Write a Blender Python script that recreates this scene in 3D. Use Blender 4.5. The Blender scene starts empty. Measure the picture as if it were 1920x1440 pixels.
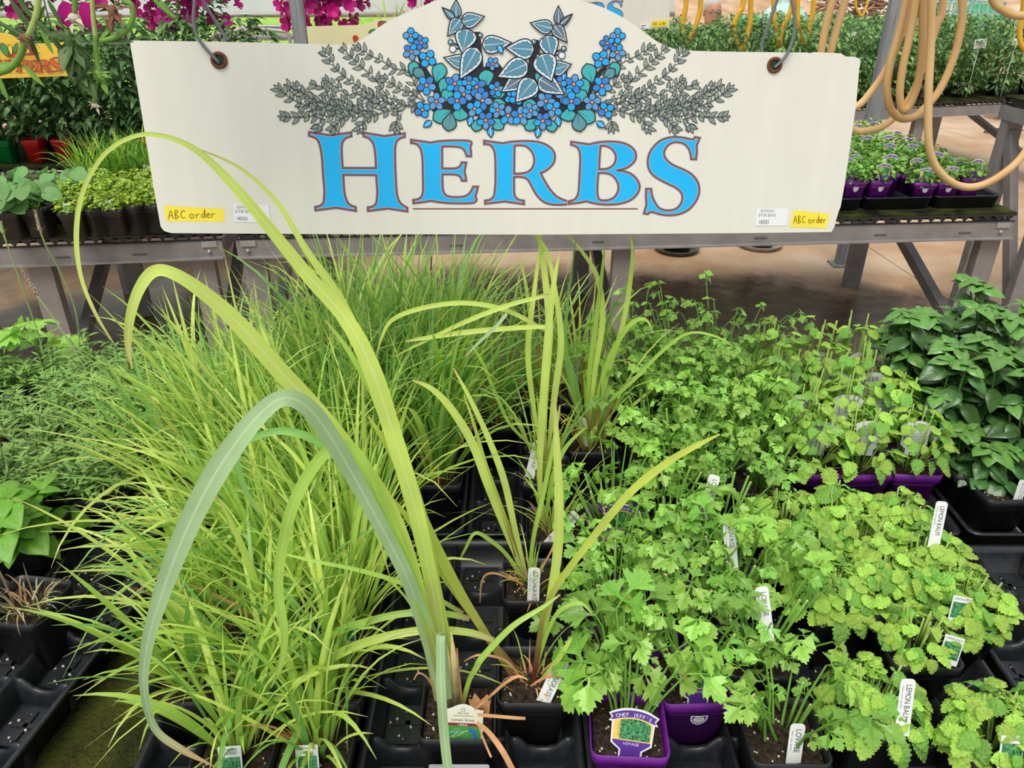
import bpy, math, random
from mathutils import Vector, Matrix, noise
from mathutils.geometry import tessellate_polygon

scene = bpy.context.scene
COL = scene.collection
R = random.Random(7)

# ---------------------------------------------------------------- camera
F_PX, PITCH, CAM_H = 1442.0, math.radians(28.5), 1.70
cam_data = bpy.data.cameras.new('camera')
cam_data.sensor_width = 36.0
cam_data.lens = F_PX / 1920.0 * 36.0
cam_data.clip_start = 0.02
cam = bpy.data.objects.new('camera', cam_data)
COL.objects.link(cam)
cam.location = (0, 0, CAM_H)
cam.rotation_euler = (math.radians(90) - PITCH, 0, 0)
scene.camera = cam

# ---------------------------------------------------------------- sky, sun, exposure
world = bpy.data.worlds.new('overcast_sky')
scene.world = world
world.use_nodes = True
bg = world.node_tree.nodes['Background']
bg.inputs[0].default_value = (0.93, 0.97, 1.0, 1)
bg.inputs[1].default_value = 0.78
sun_data = bpy.data.lights.new('sun', 'SUN')
sun_data.energy = 3.1
sun_data.angle = math.radians(35)
sun_data.color = (1.0, 0.97, 0.90)
sun = bpy.data.objects.new('sun', sun_data)
COL.objects.link(sun)
sun.rotation_euler = (math.radians(27), math.radians(-12), 0)
vs = scene.view_settings
vs.view_transform = 'Standard'
vs.look = 'None'
vs.gamma = 1.0
vs.use_curve_mapping = False
vs.exposure = -0.1

# ---------------------------------------------------------------- pixel to place
_FW = Vector((0, math.cos(PITCH), -math.sin(PITCH)))
_UP = Vector((0, math.sin(PITCH), math.cos(PITCH)))
_O = Vector((0, 0, CAM_H))
def ray(x, y):
    return Vector(((x - 960) / F_PX, 0, 0)) + _UP * ((720 - y) / F_PX) + _FW
def at_y(x, y, Y):
    d = ray(x, y); return _O + d * (Y / d.y)
def at_z(x, y, z):
    d = ray(x, y); return _O + d * ((z - CAM_H) / d.z)
def depth(p):
    return (p - _O).dot(_FW)

# ---------------------------------------------------------------- materials
def lin(c):
    out = []
    for v in c[:3]:
        v /= 255.0
        out.append(v / 12.92 if v <= 0.04045 else ((v + 0.055) / 1.055) ** 2.4)
    return (out[0], out[1], out[2], 1.0)

MATS = {}
def mat(name, col, rough=0.6, var=0.0, scale=30.0, spec=0.4, transl=0.0, col2=None, rnd=0.0,
        bump=0.0, bscale=None, metal=0.0, brange=0.22, base=None, tip=None, stretch=None, coat=0.0, rib=None):
    """procedural material: noise mix of two colours, per-object value shift, bump, leaf translucency"""
    if name in MATS: return MATS[name]
    m = bpy.data.materials.new(name); m.use_nodes = True
    nt = m.node_tree; N = nt.nodes; L = nt.links
    b = N['Principled BSDF']; out = N['Material Output']
    b.inputs['Roughness'].default_value = rough
    b.inputs['Specular IOR Level'].default_value = spec
    b.inputs['Metallic'].default_value = metal
    b.inputs['Coat Weight'].default_value = coat
    c1 = lin(col)
    sock = None
    tc = N.new('ShaderNodeTexCoord')
    vec = tc.outputs['Object']
    if stretch:
        mp = N.new('ShaderNodeMapping'); mp.inputs['Scale'].default_value = stretch
        L.new(vec, mp.inputs['Vector']); vec = mp.outputs['Vector']
    rgb = N.new('ShaderNodeRGB'); rgb.outputs[0].default_value = c1
    sock = rgb.outputs[0]
    if var or col2:
        nz = N.new('ShaderNodeTexNoise'); nz.inputs['Scale'].default_value = scale
        nz.inputs['Detail'].default_value = 4
        L.new(vec, nz.inputs['Vector'])
        mx = N.new('ShaderNodeMix'); mx.data_type = 'RGBA'
        c2 = lin(col2) if col2 else tuple(min(1, v * (1 + var)) for v in c1[:3]) + (1,)
        c3 = c1 if col2 else tuple(v * (1 - var) for v in c1[:3]) + (1,)
        rp = N.new('ShaderNodeMapRange'); rp.inputs[1].default_value = 0.35; rp.inputs[2].default_value = 0.65
        L.new(nz.outputs['Fac'], rp.inputs[0]); L.new(rp.outputs[0], mx.inputs[0])
        mx.inputs[6].default_value = c3; mx.inputs[7].default_value = c2
        sock = mx.outputs[2]
    for key, colr, lo, hi in (('b', base, brange, brange * 0.15), ('t', tip, 0.86, 1.0)):
        if colr:
            at = N.new('ShaderNodeAttribute'); at.attribute_name = 'along'
            rp = N.new('ShaderNodeMapRange'); rp.inputs[1].default_value = lo; rp.inputs[2].default_value = hi
            L.new(at.outputs['Fac'], rp.inputs[0])
            mx = N.new('ShaderNodeMix'); mx.data_type = 'RGBA'
            L.new(rp.outputs[0], mx.inputs[0]); L.new(sock, mx.inputs[6]); mx.inputs[7].default_value = lin(colr)
            sock = mx.outputs[2]
    if rib:
        at = N.new('ShaderNodeAttribute'); at.attribute_name = 'across'
        ab = N.new('ShaderNodeMath'); ab.operation = 'ABSOLUTE'; L.new(at.outputs['Fac'], ab.inputs[0])
        sn = N.new('ShaderNodeMath'); sn.operation = 'SINE'; ml = N.new('ShaderNodeMath'); ml.operation = 'MULTIPLY'; ml.inputs[1].default_value = 34.0
        L.new(ab.outputs[0], ml.inputs[0]); L.new(ml.outputs[0], sn.inputs[0])
        r1 = N.new('ShaderNodeMapRange'); r1.inputs[1].default_value = 0.16; r1.inputs[2].default_value = 0.03
        L.new(ab.outputs[0], r1.inputs[0])
        r2_ = N.new('ShaderNodeMapRange'); r2_.inputs[1].default_value = -1; r2_.inputs[2].default_value = 1; r2_.inputs[4].default_value = 0.22
        L.new(sn.outputs[0], r2_.inputs[0])
        mxx = N.new('ShaderNodeMath'); mxx.operation = 'MAXIMUM'; L.new(r1.outputs[0], mxx.inputs[0]); L.new(r2_.outputs[0], mxx.inputs[1])
        fm = N.new('ShaderNodeMath'); fm.operation = 'MULTIPLY'; fm.inputs[1].default_value = 0.6; L.new(mxx.outputs[0], fm.inputs[0])
        mx = N.new('ShaderNodeMix'); mx.data_type = 'RGBA'; L.new(fm.outputs[0], mx.inputs[0]); L.new(sock, mx.inputs[6]); mx.inputs[7].default_value = lin(rib); sock = mx.outputs[2]
    if rnd:
        oi = N.new('ShaderNodeObjectInfo')
        hs = N.new('ShaderNodeHueSaturation')
        mr = N.new('ShaderNodeMapRange'); mr.inputs[3].default_value = 1 - rnd; mr.inputs[4].default_value = 1 + rnd
        mh = N.new('ShaderNodeMapRange'); mh.inputs[3].default_value = 0.5 - rnd * 0.06; mh.inputs[4].default_value = 0.5 + rnd * 0.015
        L.new(oi.outputs['Random'], mr.inputs[0]); L.new(oi.outputs['Random'], mh.inputs[0])
        L.new(mr.outputs[0], hs.inputs['Value']); L.new(mh.outputs[0], hs.inputs['Hue'])
        L.new(sock, hs.inputs['Color']); sock = hs.outputs[0]
    L.new(sock, b.inputs['Base Color'])
    if bump:
        nb = N.new('ShaderNodeTexNoise'); nb.inputs['Scale'].default_value = bscale or scale
        nb.inputs['Detail'].default_value = 3
        L.new(vec, nb.inputs['Vector'])
        bp = N.new('ShaderNodeBump'); bp.inputs['Strength'].default_value = bump; bp.inputs['Distance'].default_value = 0.01
        L.new(nb.outputs['Fac'], bp.inputs['Height']); L.new(bp.outputs[0], b.inputs['Normal'])
    if transl:
        tr = N.new('ShaderNodeBsdfTranslucent'); L.new(sock, tr.inputs['Color'])
        ms = N.new('ShaderNodeMixShader'); ms.inputs[0].default_value = transl
        L.new(b.outputs[0], ms.inputs[1]); L.new(tr.outputs[0], ms.inputs[2]); L.new(ms.outputs[0], out.inputs[0])
    MATS[name] = m
    return m

BLK = mat('black_plastic', (34, 36, 40), 0.38, 0.25, 60, 0.5)
BLK2 = mat('black_pot_plastic', (30, 31, 34), 0.42, 0.2, 40, 0.5)
PURP = mat('purple_plastic', (104, 26, 132), 0.4, 0.12, 40, 0.5)
SOIL = mat('potting_soil', (38, 31, 26), 0.95, 0, 160, 0.1, col2=(72, 60, 50), bump=0.8, bscale=200)
PERL = mat('perlite', (214, 206, 186), 0.9)
STEEL = mat('bench_grey_steel', (122, 117, 115), 0.5, 0.12, 9, 0.4, col2=(140, 134, 132))
STEELD = mat('galvanised_steel', (164, 160, 154), 0.45, 0.1, 20, 0.4, metal=0.3)
WHITE = mat('white_plastic', (232, 232, 228), 0.5, 0.03, 20)
INK = mat('black_ink', (36, 34, 38), 0.7)

# ---------------------------------------------------------------- mesh helpers
class MB:
    """collects verts and faces and links them as one mesh object"""
    def __init__(s):
        s.v = []; s.f = []; s.m = []; s.a = []; s.c = []
    def add(s, vs, fs, mi=0, along=None, across=None):
        o = len(s.v)
        s.v.extend(vs); s.a.extend(along if along else [0.5] * len(vs)); s.c.extend([1.0] * (o - len(s.c))); s.c.extend(across if across else [1.0] * len(vs))
        for f in fs:
            s.f.append(tuple(i + o for i in f)); s.m.append(mi)
    def box(s, c, size, rot=None, mi=0):
        hx, hy, hz = size[0] / 2, size[1] / 2, size[2] / 2
        vs = [Vector((x, y, z)) for x in (-hx, hx) for y in (-hy, hy) for z in (-hz, hz)]
        if rot is not None: vs = [rot @ v for v in vs]
        c = Vector(c)
        s.add([v + c for v in vs], [(0, 1, 3, 2), (4, 6, 7, 5), (0, 4, 5, 1), (2, 3, 7, 6), (0, 2, 6, 4), (1, 5, 7, 3)], mi)
    def tube(s, pts, r, n=8, mi=0, caps=True):
        pts = [Vector(p) for p in pts]
        rr = r if isinstance(r, (list, tuple)) else [r] * len(pts)
        vs = []; al = []; nrm = None
        for i, p in enumerate(pts):
            t = (pts[min(i + 1, len(pts) - 1)] - pts[max(i - 1, 0)])
            t = t.normalized() if t.length > 1e-9 else Vector((0, 0, 1))
            if nrm is None:
                nrm = t.cross(Vector((0, 0, 1)) if abs(t.z) < 0.9 else Vector((1, 0, 0))).normalized()
            else:
                nrm = (nrm - t * nrm.dot(t))
                nrm = nrm.normalized() if nrm.length > 1e-6 else t.orthogonal().normalized()
            bn = t.cross(nrm)
            for k in range(n):
                a = 2 * math.pi * k / n
                vs.append(p + (nrm * math.cos(a) + bn * math.sin(a)) * rr[i]); al.append(i / max(1, len(pts) - 1))
        fs = []
        for i in range(len(pts) - 1):
            for k in range(n):
                k2 = (k + 1) % n
                fs.append((i * n + k, i * n + k2, (i + 1) * n + k2, (i + 1) * n + k))
        if caps:
            fs.append(tuple(range(n - 1, -1, -1))); fs.append(tuple((len(pts) - 1) * n + k for k in range(n)))
        s.add(vs, fs, mi, al)
    def rings(s, rings, mi=0, cap0=True, cap1=False):
        """loft closed rings of equal length"""
        n = len(rings[0]); vs = [v for r in rings for v in r]; fs = []
        for i in range(len(rings) - 1):
            for k in range(n):
                k2 = (k + 1) % n
                fs.append((i * n + k, i * n + k2, (i + 1) * n + k2, (i + 1) * n + k))
        if cap0: fs.append(tuple(range(n - 1, -1, -1)))
        if cap1: fs.append(tuple((len(rings) - 1) * n + k for k in range(n)))
        s.add(vs, fs, mi)
    def ball(s, c, r, mi=0, nu=8, nv=5):
        c = Vector(c); r = Vector(r) if not isinstance(r, (int, float)) else Vector((r, r, r))
        rg = []
        for j in range(nv + 1):
            ph = math.pi * (j / nv) ; z = -math.cos(ph); q = max(math.sin(ph), 0.02)
            rg.append([c + Vector((r.x * q * math.cos(2 * math.pi * k / nu), r.y * q * math.sin(2 * math.pi * k / nu), r.z * z)) for k in range(nu)])
        s.rings(rg, mi, True, True)
    def ribbon(s, pts, widths, side=None, mi=0, fold=0.0, mids=True):
        """a blade: side(i, tangent) gives the width direction"""
        n = len(pts); vs = []; al = []; fs = []
        for i, p in enumerate(pts):
            t = (pts[min(i + 1, n - 1)] - pts[max(i - 1, 0)]).normalized()
            sd = side(i, t) if callable(side) else side
            sd = (sd - t * sd.dot(t))
            sd = sd.normalized() if sd.length > 1e-6 else t.orthogonal().normalized()
            w = widths[i] / 2; nn = t.cross(sd)
            if mids:
                vs += [p - sd * w + nn * w * fold, p.copy(), p + sd * w + nn * w * fold]; al += [i / (n - 1)] * 3
            else:
                vs += [p - sd * w, p + sd * w]; al += [i / (n - 1)] * 2
        k = 3 if mids else 2
        for i in range(n - 1):
            for j in range(k - 1):
                a = i * k + j; fs.append((a, a + 1, a + k + 1, a + k))
        s.add(vs, fs, mi, al, ([1.0, 0.0, 1.0] if mids else [1.0, -1.0]) * n)
    def mesh(s, name, mats, smooth=True, shift=None):
        me = bpy.data.meshes.new(name)
        vs = [(v[0] - shift.x, v[1] - shift.y, v[2] - shift.z) for v in s.v] if shift is not None else [tuple(v) for v in s.v]
        me.from_pydata(vs, [], s.f)
        if not isinstance(mats, (list, tuple)): mats = [mats]
        for m in mats: me.materials.append(m)
        if len(mats) > 1: me.polygons.foreach_set('material_index', s.m)
        if smooth: me.polygons.foreach_set('use_smooth', [True] * len(s.f))
        at = me.attributes.new('along', 'FLOAT', 'POINT'); at.data.foreach_set('value', s.a)
        s.c.extend([1.0] * (len(s.v) - len(s.c)))
        at = me.attributes.new('across', 'FLOAT', 'POINT'); at.data.foreach_set('value', s.c)
        me.update()
        return me
    def build(s, name, mats, parent=None, smooth=True, shift=None):
        return link(name, s.mesh(name, mats, smooth, shift), parent)

def link(name, me, parent=None, mx=None):
    o = bpy.data.objects.new(name, me); COL.objects.link(o)
    if parent is not None: o.parent = parent
    if mx is not None: o.matrix_basis = mx
    return o
def tag(o, label=None, cat=None, group=None, kind=None):
    if label: o['label'] = label
    if cat: o['category'] = cat
    if group: o['group'] = group
    if kind: o['kind'] = kind
    return o
def thing(name, label, cat, loc=(0, 0, 0), rz=0.0, group=None):
    o = bpy.data.objects.new(name, None); COL.objects.link(o)
    o.empty_display_size = 0.05
    o.location = loc; o.rotation_euler = (0, 0, rz)
    return tag(o, label, cat, group)
def copy_tree(o, parent=None):
    c = o.copy(); COL.objects.link(c)
    if parent is not None: c.parent = parent
    for ch in o.children: copy_tree(ch, c)
    return c
def spline(pts, n=8, closed=False):
    """Catmull-Rom through points of any length (tuples)"""
    m = len(pts); out = []
    rng = range(m if closed else m - 1)
    g = (lambda i: pts[i % m]) if closed else (lambda i: pts[min(max(i, 0), m - 1)])
    for i in rng:
        a, b, c, d = g(i - 1), g(i), g(i + 1), g(i + 2)
        for k in range(n):
            t = k / n
            out.append(tuple(0.5 * ((2 * b[j]) + (c[j] - a[j]) * t + (2 * a[j] - 5 * b[j] + 4 * c[j] - d[j]) * t * t
                             + (-a[j] + 3 * b[j] - 3 * c[j] + d[j]) * t ** 3) for j in range(len(b))))
    if not closed: out.append(tuple(pts[-1]))
    return out
ORD = ['first', 'second', 'third', 'fourth', 'fifth', 'sixth', 'seventh', 'eighth', 'ninth', 'tenth', 'eleventh', 'twelfth', 'thirteenth', 'fourteenth', 'fifteenth', 'sixteenth', 'seventeenth', 'eighteenth', 'nineteenth', 'twentieth']
def rounded_rect(hx, hy, r, z, seg=3):
    out = []
    for (sx, sy, a0) in ((1, 1, 0), (-1, 1, 90), (-1, -1, 180), (1, -1, 270)):
        for k in range(seg + 1):
            a = math.radians(a0 + 90 * k / seg)
            out.append(Vector((sx * (hx - r) + r * math.cos(a), sy * (hy - r) + r * math.sin(a), z)))
    return out

# ---------------------------------------------------------------- lettering (built-in font, cached per glyph)
GLYPH = {}
def glyphs(chars):
    for ch in chars:
        if ch in GLYPH or ch == ' ': continue
        cu = bpy.data.curves.new('glyph', 'FONT'); cu.body = ch; cu.resolution_u = 3
        ob = bpy.data.objects.new('glyph', cu); COL.objects.link(ob)
        me = bpy.data.meshes.new_from_object(ob.evaluated_get(bpy.context.evaluated_depsgraph_get()))
        vs = [(v.co.x, v.co.y) for v in me.vertices]; fs = [tuple(p.vertices) for p in me.polygons]
        x0 = min((v[0] for v in vs), default=0); x1 = max((v[0] for v in vs), default=0.3)
        GLYPH[ch] = ([(v[0] - x0, v[1]) for v in vs], fs, x1 - x0)
        bpy.data.objects.remove(ob); bpy.data.curves.remove(cu); bpy.data.meshes.remove(me)
glyphs("ABCDEFGHIJKLMNOPQRSTUVWXYZabcdefghijklmnopqrstuvwxyz0123456789$.'&#-")
def text_width(s, gap=0.09):
    return sum((GLYPH[c][2] if c != ' ' else 0.25) + gap for c in s) - gap
def text(mb, s, org, ux, uy, h, mi=0, xs=1.0, center=False, width=None, gap=0.09):
    """lay a line of text: ux, uy unit directions, h capital height"""
    sc = h / 0.69
    w = text_width(s, gap)
    if width: xs = width / (w * sc)
    x = -w / 2 if center else 0.0
    for c in s:
        if c == ' ': x += 0.25 + gap; continue
        vs, fs, adv = GLYPH[c]
        mb.add([org + ux * ((x + v[0]) * sc * xs) + uy * (v[1] * sc) for v in vs], fs, mi)
        x += adv + gap
# ================================================================ the setting
YAW = math.radians(4.5)
def concrete():
    m = bpy.data.materials.new('concrete_floor'); m.use_nodes = True
    N = m.node_tree.nodes; L = m.node_tree.links; b = N['Principled BSDF']
    g = N.new('ShaderNodeNewGeometry')
    def nz(scale, detail=4, rough=0.6):
        n = N.new('ShaderNodeTexNoise'); n.inputs['Scale'].default_value = scale; n.inputs['Detail'].default_value = detail
        n.inputs['Roughness'].default_value = rough
        L.new(g.outputs['Position'], n.inputs['Vector']); return n.outputs['Fac']
    def ramp(s, lo, hi):
        r = N.new('ShaderNodeMapRange'); r.inputs[1].default_value = lo; r.inputs[2].default_value = hi
        L.new(s, r.inputs[0]); return r.outputs[0]
    def mix(f, a, c):
        x = N.new('ShaderNodeMix'); x.data_type = 'RGBA'; L.new(f, x.inputs[0])
        for s, v in ((6, a), (7, c)):
            if isinstance(v, tuple): x.inputs[s].default_value = v
            else: L.new(v, x.inputs[s])
        return x.outputs[2]
    def mth(op, a, c):
        x = N.new('ShaderNodeMath'); x.operation = op
        for i, v in enumerate((a, c)):
            if isinstance(v, (int, float)): x.inputs[i].default_value = v
            else: L.new(v, x.inputs[i])
        return x.outputs[0]
    dry = mix(ramp(nz(1.3), 0.35, 0.65), lin((178, 140, 104)), lin((204, 180, 154)))
    dry = mix(mth('MULTIPLY', ramp(nz(60, 2), 0.5, 0.75), 0.5), dry, lin((150, 118, 88)))
    # puddled patch under the middle bench, shade of the packed benches painted in
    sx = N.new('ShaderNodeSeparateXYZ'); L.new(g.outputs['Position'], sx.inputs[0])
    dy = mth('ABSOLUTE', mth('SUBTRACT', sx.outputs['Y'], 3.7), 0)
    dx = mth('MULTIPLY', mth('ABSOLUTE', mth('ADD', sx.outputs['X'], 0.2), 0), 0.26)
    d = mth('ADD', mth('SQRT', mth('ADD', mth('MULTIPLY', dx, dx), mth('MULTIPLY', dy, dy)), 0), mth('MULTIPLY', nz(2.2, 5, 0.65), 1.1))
    wet_shade = ramp(d, 1.62, 1.30)
    col = mix(wet_shade, dry, mix(ramp(nz(9, 5), 0.4, 0.62), lin((74, 56, 44)), lin((112, 86, 64))))
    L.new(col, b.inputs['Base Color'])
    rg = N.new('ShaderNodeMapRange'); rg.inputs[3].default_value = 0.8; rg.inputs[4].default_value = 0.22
    L.new(wet_shade, rg.inputs[0]); L.new(rg.outputs[0], b.inputs['Roughness'])
    bp = N.new('ShaderNodeBump'); bp.inputs['Strength'].default_value = 0.25; bp.inputs['Distance'].default_value = 0.004
    L.new(nz(120, 2), bp.inputs['Height']); L.new(bp.outputs[0], b.inputs['Normal'])
    return m
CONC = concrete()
floor = thing('floor', 'tan concrete slab floor of the greenhouse', None)
tag(floor, kind='structure')
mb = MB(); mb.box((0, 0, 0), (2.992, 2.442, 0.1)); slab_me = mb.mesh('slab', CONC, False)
mb = MB(); mb.box((1, 5.5, -0.09), (22, 13, 0.06)); mb.build('joint_bed', mat('joint_dirt', (70, 54, 40), 0.95, 0.3, 40), floor, False)
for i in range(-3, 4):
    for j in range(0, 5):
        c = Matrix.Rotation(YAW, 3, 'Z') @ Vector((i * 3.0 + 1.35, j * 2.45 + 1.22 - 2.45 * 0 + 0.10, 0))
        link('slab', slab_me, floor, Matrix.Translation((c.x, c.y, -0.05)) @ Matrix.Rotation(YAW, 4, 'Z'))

# lawn outside, seen under the rolled-up side curtain
mb = MB(); mb.box((-9, 31, -0.10), (40, 42, 0.1))
lawn = mb.build('lawn', mat('lawn_grass', (122, 176, 62), 0.9, 0, 2.5, 0.1, col2=(176, 208, 104), bump=0.6, bscale=40), None, False)
tag(lawn, 'bright green lawn beyond the open greenhouse side', kind='structure')

# white poly curtain of the side wall, rolled up on its pipe
wl = thing('wall_back', 'white plastic side curtain of the greenhouse above the lawn', None, (-4.3, 10.0, 0)); tag(wl, kind='structure')
POLY = mat('white_poly_film', (226, 233, 232), 0.55, 0.03, 3, 0.3, transl=0.35)
mb = MB(); nx = 40
for i in range(nx + 1):
    x = -6.2 + 12.4 * i / nx
    for z in (1.20, 2.1, 3.2):
        mb.v.append(Vector((x, 0.03 * math.sin(i * 1.9), z))); mb.a.append(0.5)
for i in range(nx):
    for k in range(2):
        a = i * 3 + k; mb.f.append((a, a + 3, a + 4, a + 1)); mb.m.append(0)
mb.build('curtain', POLY, wl)
mb = MB(); mb.tube([(-6.2, -0.03, 1.19), (6.2, -0.03, 1.21)], 0.028, 10); mb.build('roll_pipe', STEELD, wl)
mb0 = MB(); mb0.tube([(0, 0, 0), (0, 0, 3.2)], 0.025, 8); hoop = mb0.mesh('hoop_post', STEELD)
for x in (-5.6, -3.7, -1.8, 0.1, 2.0, 3.9, 5.8):
    link('hoop_post', hoop, wl, Matrix.Translation((x, 0.06, 0)))

# earth bank behind the right-hand tables
mb = MB(); nx, ny = 40, 14
for j in range(ny + 1):
    for i in range(nx + 1):
        x = 1.8 + 14 * i / nx; y = 10.4 + 9 * j / ny
        z = 0.02 + max(0, (y - 10.4)) * 0.36 + 0.22 * noise.noise(Vector((x * 0.7, y * 0.7, 3)))
        if j == 0: z = -0.08
        mb.v.append(Vector((x, y, z))); mb.a.append(0.5)
for j in range(ny):
    for i in range(nx):
        a = j * (nx + 1) + i; mb.f.append((a, a + 1, a + nx + 2, a + nx + 1)); mb.m.append(0)
bank = mb.build('earth_bank', mat('red_clay_earth', (182, 146, 116), 0.95, 0, 4, 0.1, col2=(210, 182, 156), bump=0.9, bscale=20))
tag(bank, 'sloping bank of bare orange clay behind the far tables', kind='structure')
# loose pale brush on the bank
mb = MB(); r2 = random.Random(3)
for k in range(420):
    x = r2.uniform(4.9, 5.8); y = r2.uniform(12.2, 13.3); z = 0.1 + (y - 10.4) * 0.36 + r2.uniform(0, 0.25)
    a = r2.uniform(0, 6.28); l = r2.uniform(0.2, 0.6)
    d = Vector((math.cos(a) * l, math.sin(a) * l * 0.6, r2.uniform(-0.15, 0.15)))
    p = Vector((x, y, z)); mb.tube([p, p + d * 0.5 + Vector((0, 0, 0.04)), p + d], r2.uniform(0.008, 0.02), 4, r2.randrange(2), False)
brush = mb.build('brush_pile', [mat('dry_twigs', (222, 212, 196), 0.9, 0.2, 10), mat('brown_twigs', (140, 104, 76), 0.9, 0.2, 10)])
tag(brush, 'tangle of pale dry brush strewn on the clay bank', 'brush', kind='stuff')
# white tank lying on the bank
t = thing('white_tank', 'large white cylindrical tank lying on the clay bank', 'tank', (8.6, 12.2, 0.45), 0.15)
mb = MB(); mb.tube([(-1.5, 0, 0.42), (-1.42, 0, 0.42), (1.3, 0, 0.42), (1.38, 0, 0.42)], [0.30, 0.36, 0.36, 0.30], 20); mb.build('barrel', mat('tank_white', (224, 218, 204), 0.5, 0.06, 3), t)
for x in (-0.9, 0.1, 0.9):
    mb = MB(); mb.tube([(x - 0.02, 0, 0.42), (x + 0.02, 0, 0.42)], 0.37, 20); mb.build('band', mat('tank_band', (190, 186, 178), 0.5), t)
# green tarps heaped behind the tables
def tarp(px, py, Y, sx, sz, col, label, seed):
    p = at_y(px, py, Y); r3 = random.Random(seed); m_ = MB(); nu, nv = 16, 6
    rg = []
    for j in range(nv):
        q = j / (nv - 1)
        rg.append([Vector(((1 - q * 0.9) * sx * math.cos(2 * math.pi * k / nu), (1 - q * 0.9) * sx * 0.6 * math.sin(2 * math.pi * k / nu),
                  sz * math.sin(q * math.pi / 2))) * (1 + 0.22 * noise.noise(Vector((k * 1.3, j * 0.9, seed)))) for k in range(nu)])
    m_.rings(rg, 0, False, True)
    z0 = 0.36 * (Y - 10.4) - 0.1
    o = m_.build('tarp', mat('tarp_' + str(seed), col, 0.6, 0.25, 9, 0.3)); o.location = (p.x, Y, z0)
    return tag(o, label, 'tarp', 'green tarps on the bank')
tarp(1840, 30, 12.6, 0.75, 0.5, (28, 172, 96), 'bright green tarp heaped below the white tank', 1)
tarp(1400, 25, 11.6, 0.55, 0.75, (60, 190, 130), 'pale green tarp heaped behind the yellow hoses', 2)
tarp(1470, 22, 12.2, 0.6, 0.7, (176, 214, 200), 'faded mint tarp to the right of the pale green one', 3)
# teal wire crate
cp = at_y(1790, 20, 11.2)
t = thing('wire_crate', 'pale teal wire crate standing on the clay bank behind the hose', 'crate', (cp.x, 11.3, 0.2), 0.1)
CRT = mat('teal_wire', (150, 196, 182), 0.5)
for name, a in (('front_panel', 0), ('back_panel', 1), ('side_panel', 2), ('side_panel', 3)):
    mb = MB()
    for k in range(9):
        u = -0.5 + k / 8
        if a < 2:
            y = -0.4 if a == 0 else 0.4
            mb.box((u * 0.9, y, 0.55), (0.022, 0.022, 1.1)); mb.box((0, y, 0.05 + k * 0.13), (0.92, 0.022, 0.022))
        else:
            x = -0.45 if a == 2 else 0.45
            mb.box((x, u * 0.8, 0.55), (0.022, 0.022, 1.1)); mb.box((x, 0, 0.05 + k * 0.13), (0.022, 0.82, 0.022))
    mb.build(name, CRT, t, False)
# grey metal rack out on the lawn, left
rk = at_y(478, 55, 9.2)
t = thing('tube_rack', 'grey tubular metal rack by the curtain opening', 'rack', (rk.x, 9.2, 0), 0.05)
for s in (-1, 1):
    mb = MB(); mb.tube(spline([(-0.42, 0.25 * s, 0), (-0.42, 0.25 * s, 0.9), (-0.3, 0.25 * s, 1.08), (0.3, 0.25 * s, 1.1), (0.42, 0.25 * s, 0.95), (0.42, 0.25 * s, 0)], 5), 0.02, 8)
    mb.build('end_frame', STEELD, t)
for z in (0.55, 1.02):
    mb = MB(); mb.box((0, 0, z), (0.84, 0.5, 0.03)); mb.build('shelf', STEEL, t, False)

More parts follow.
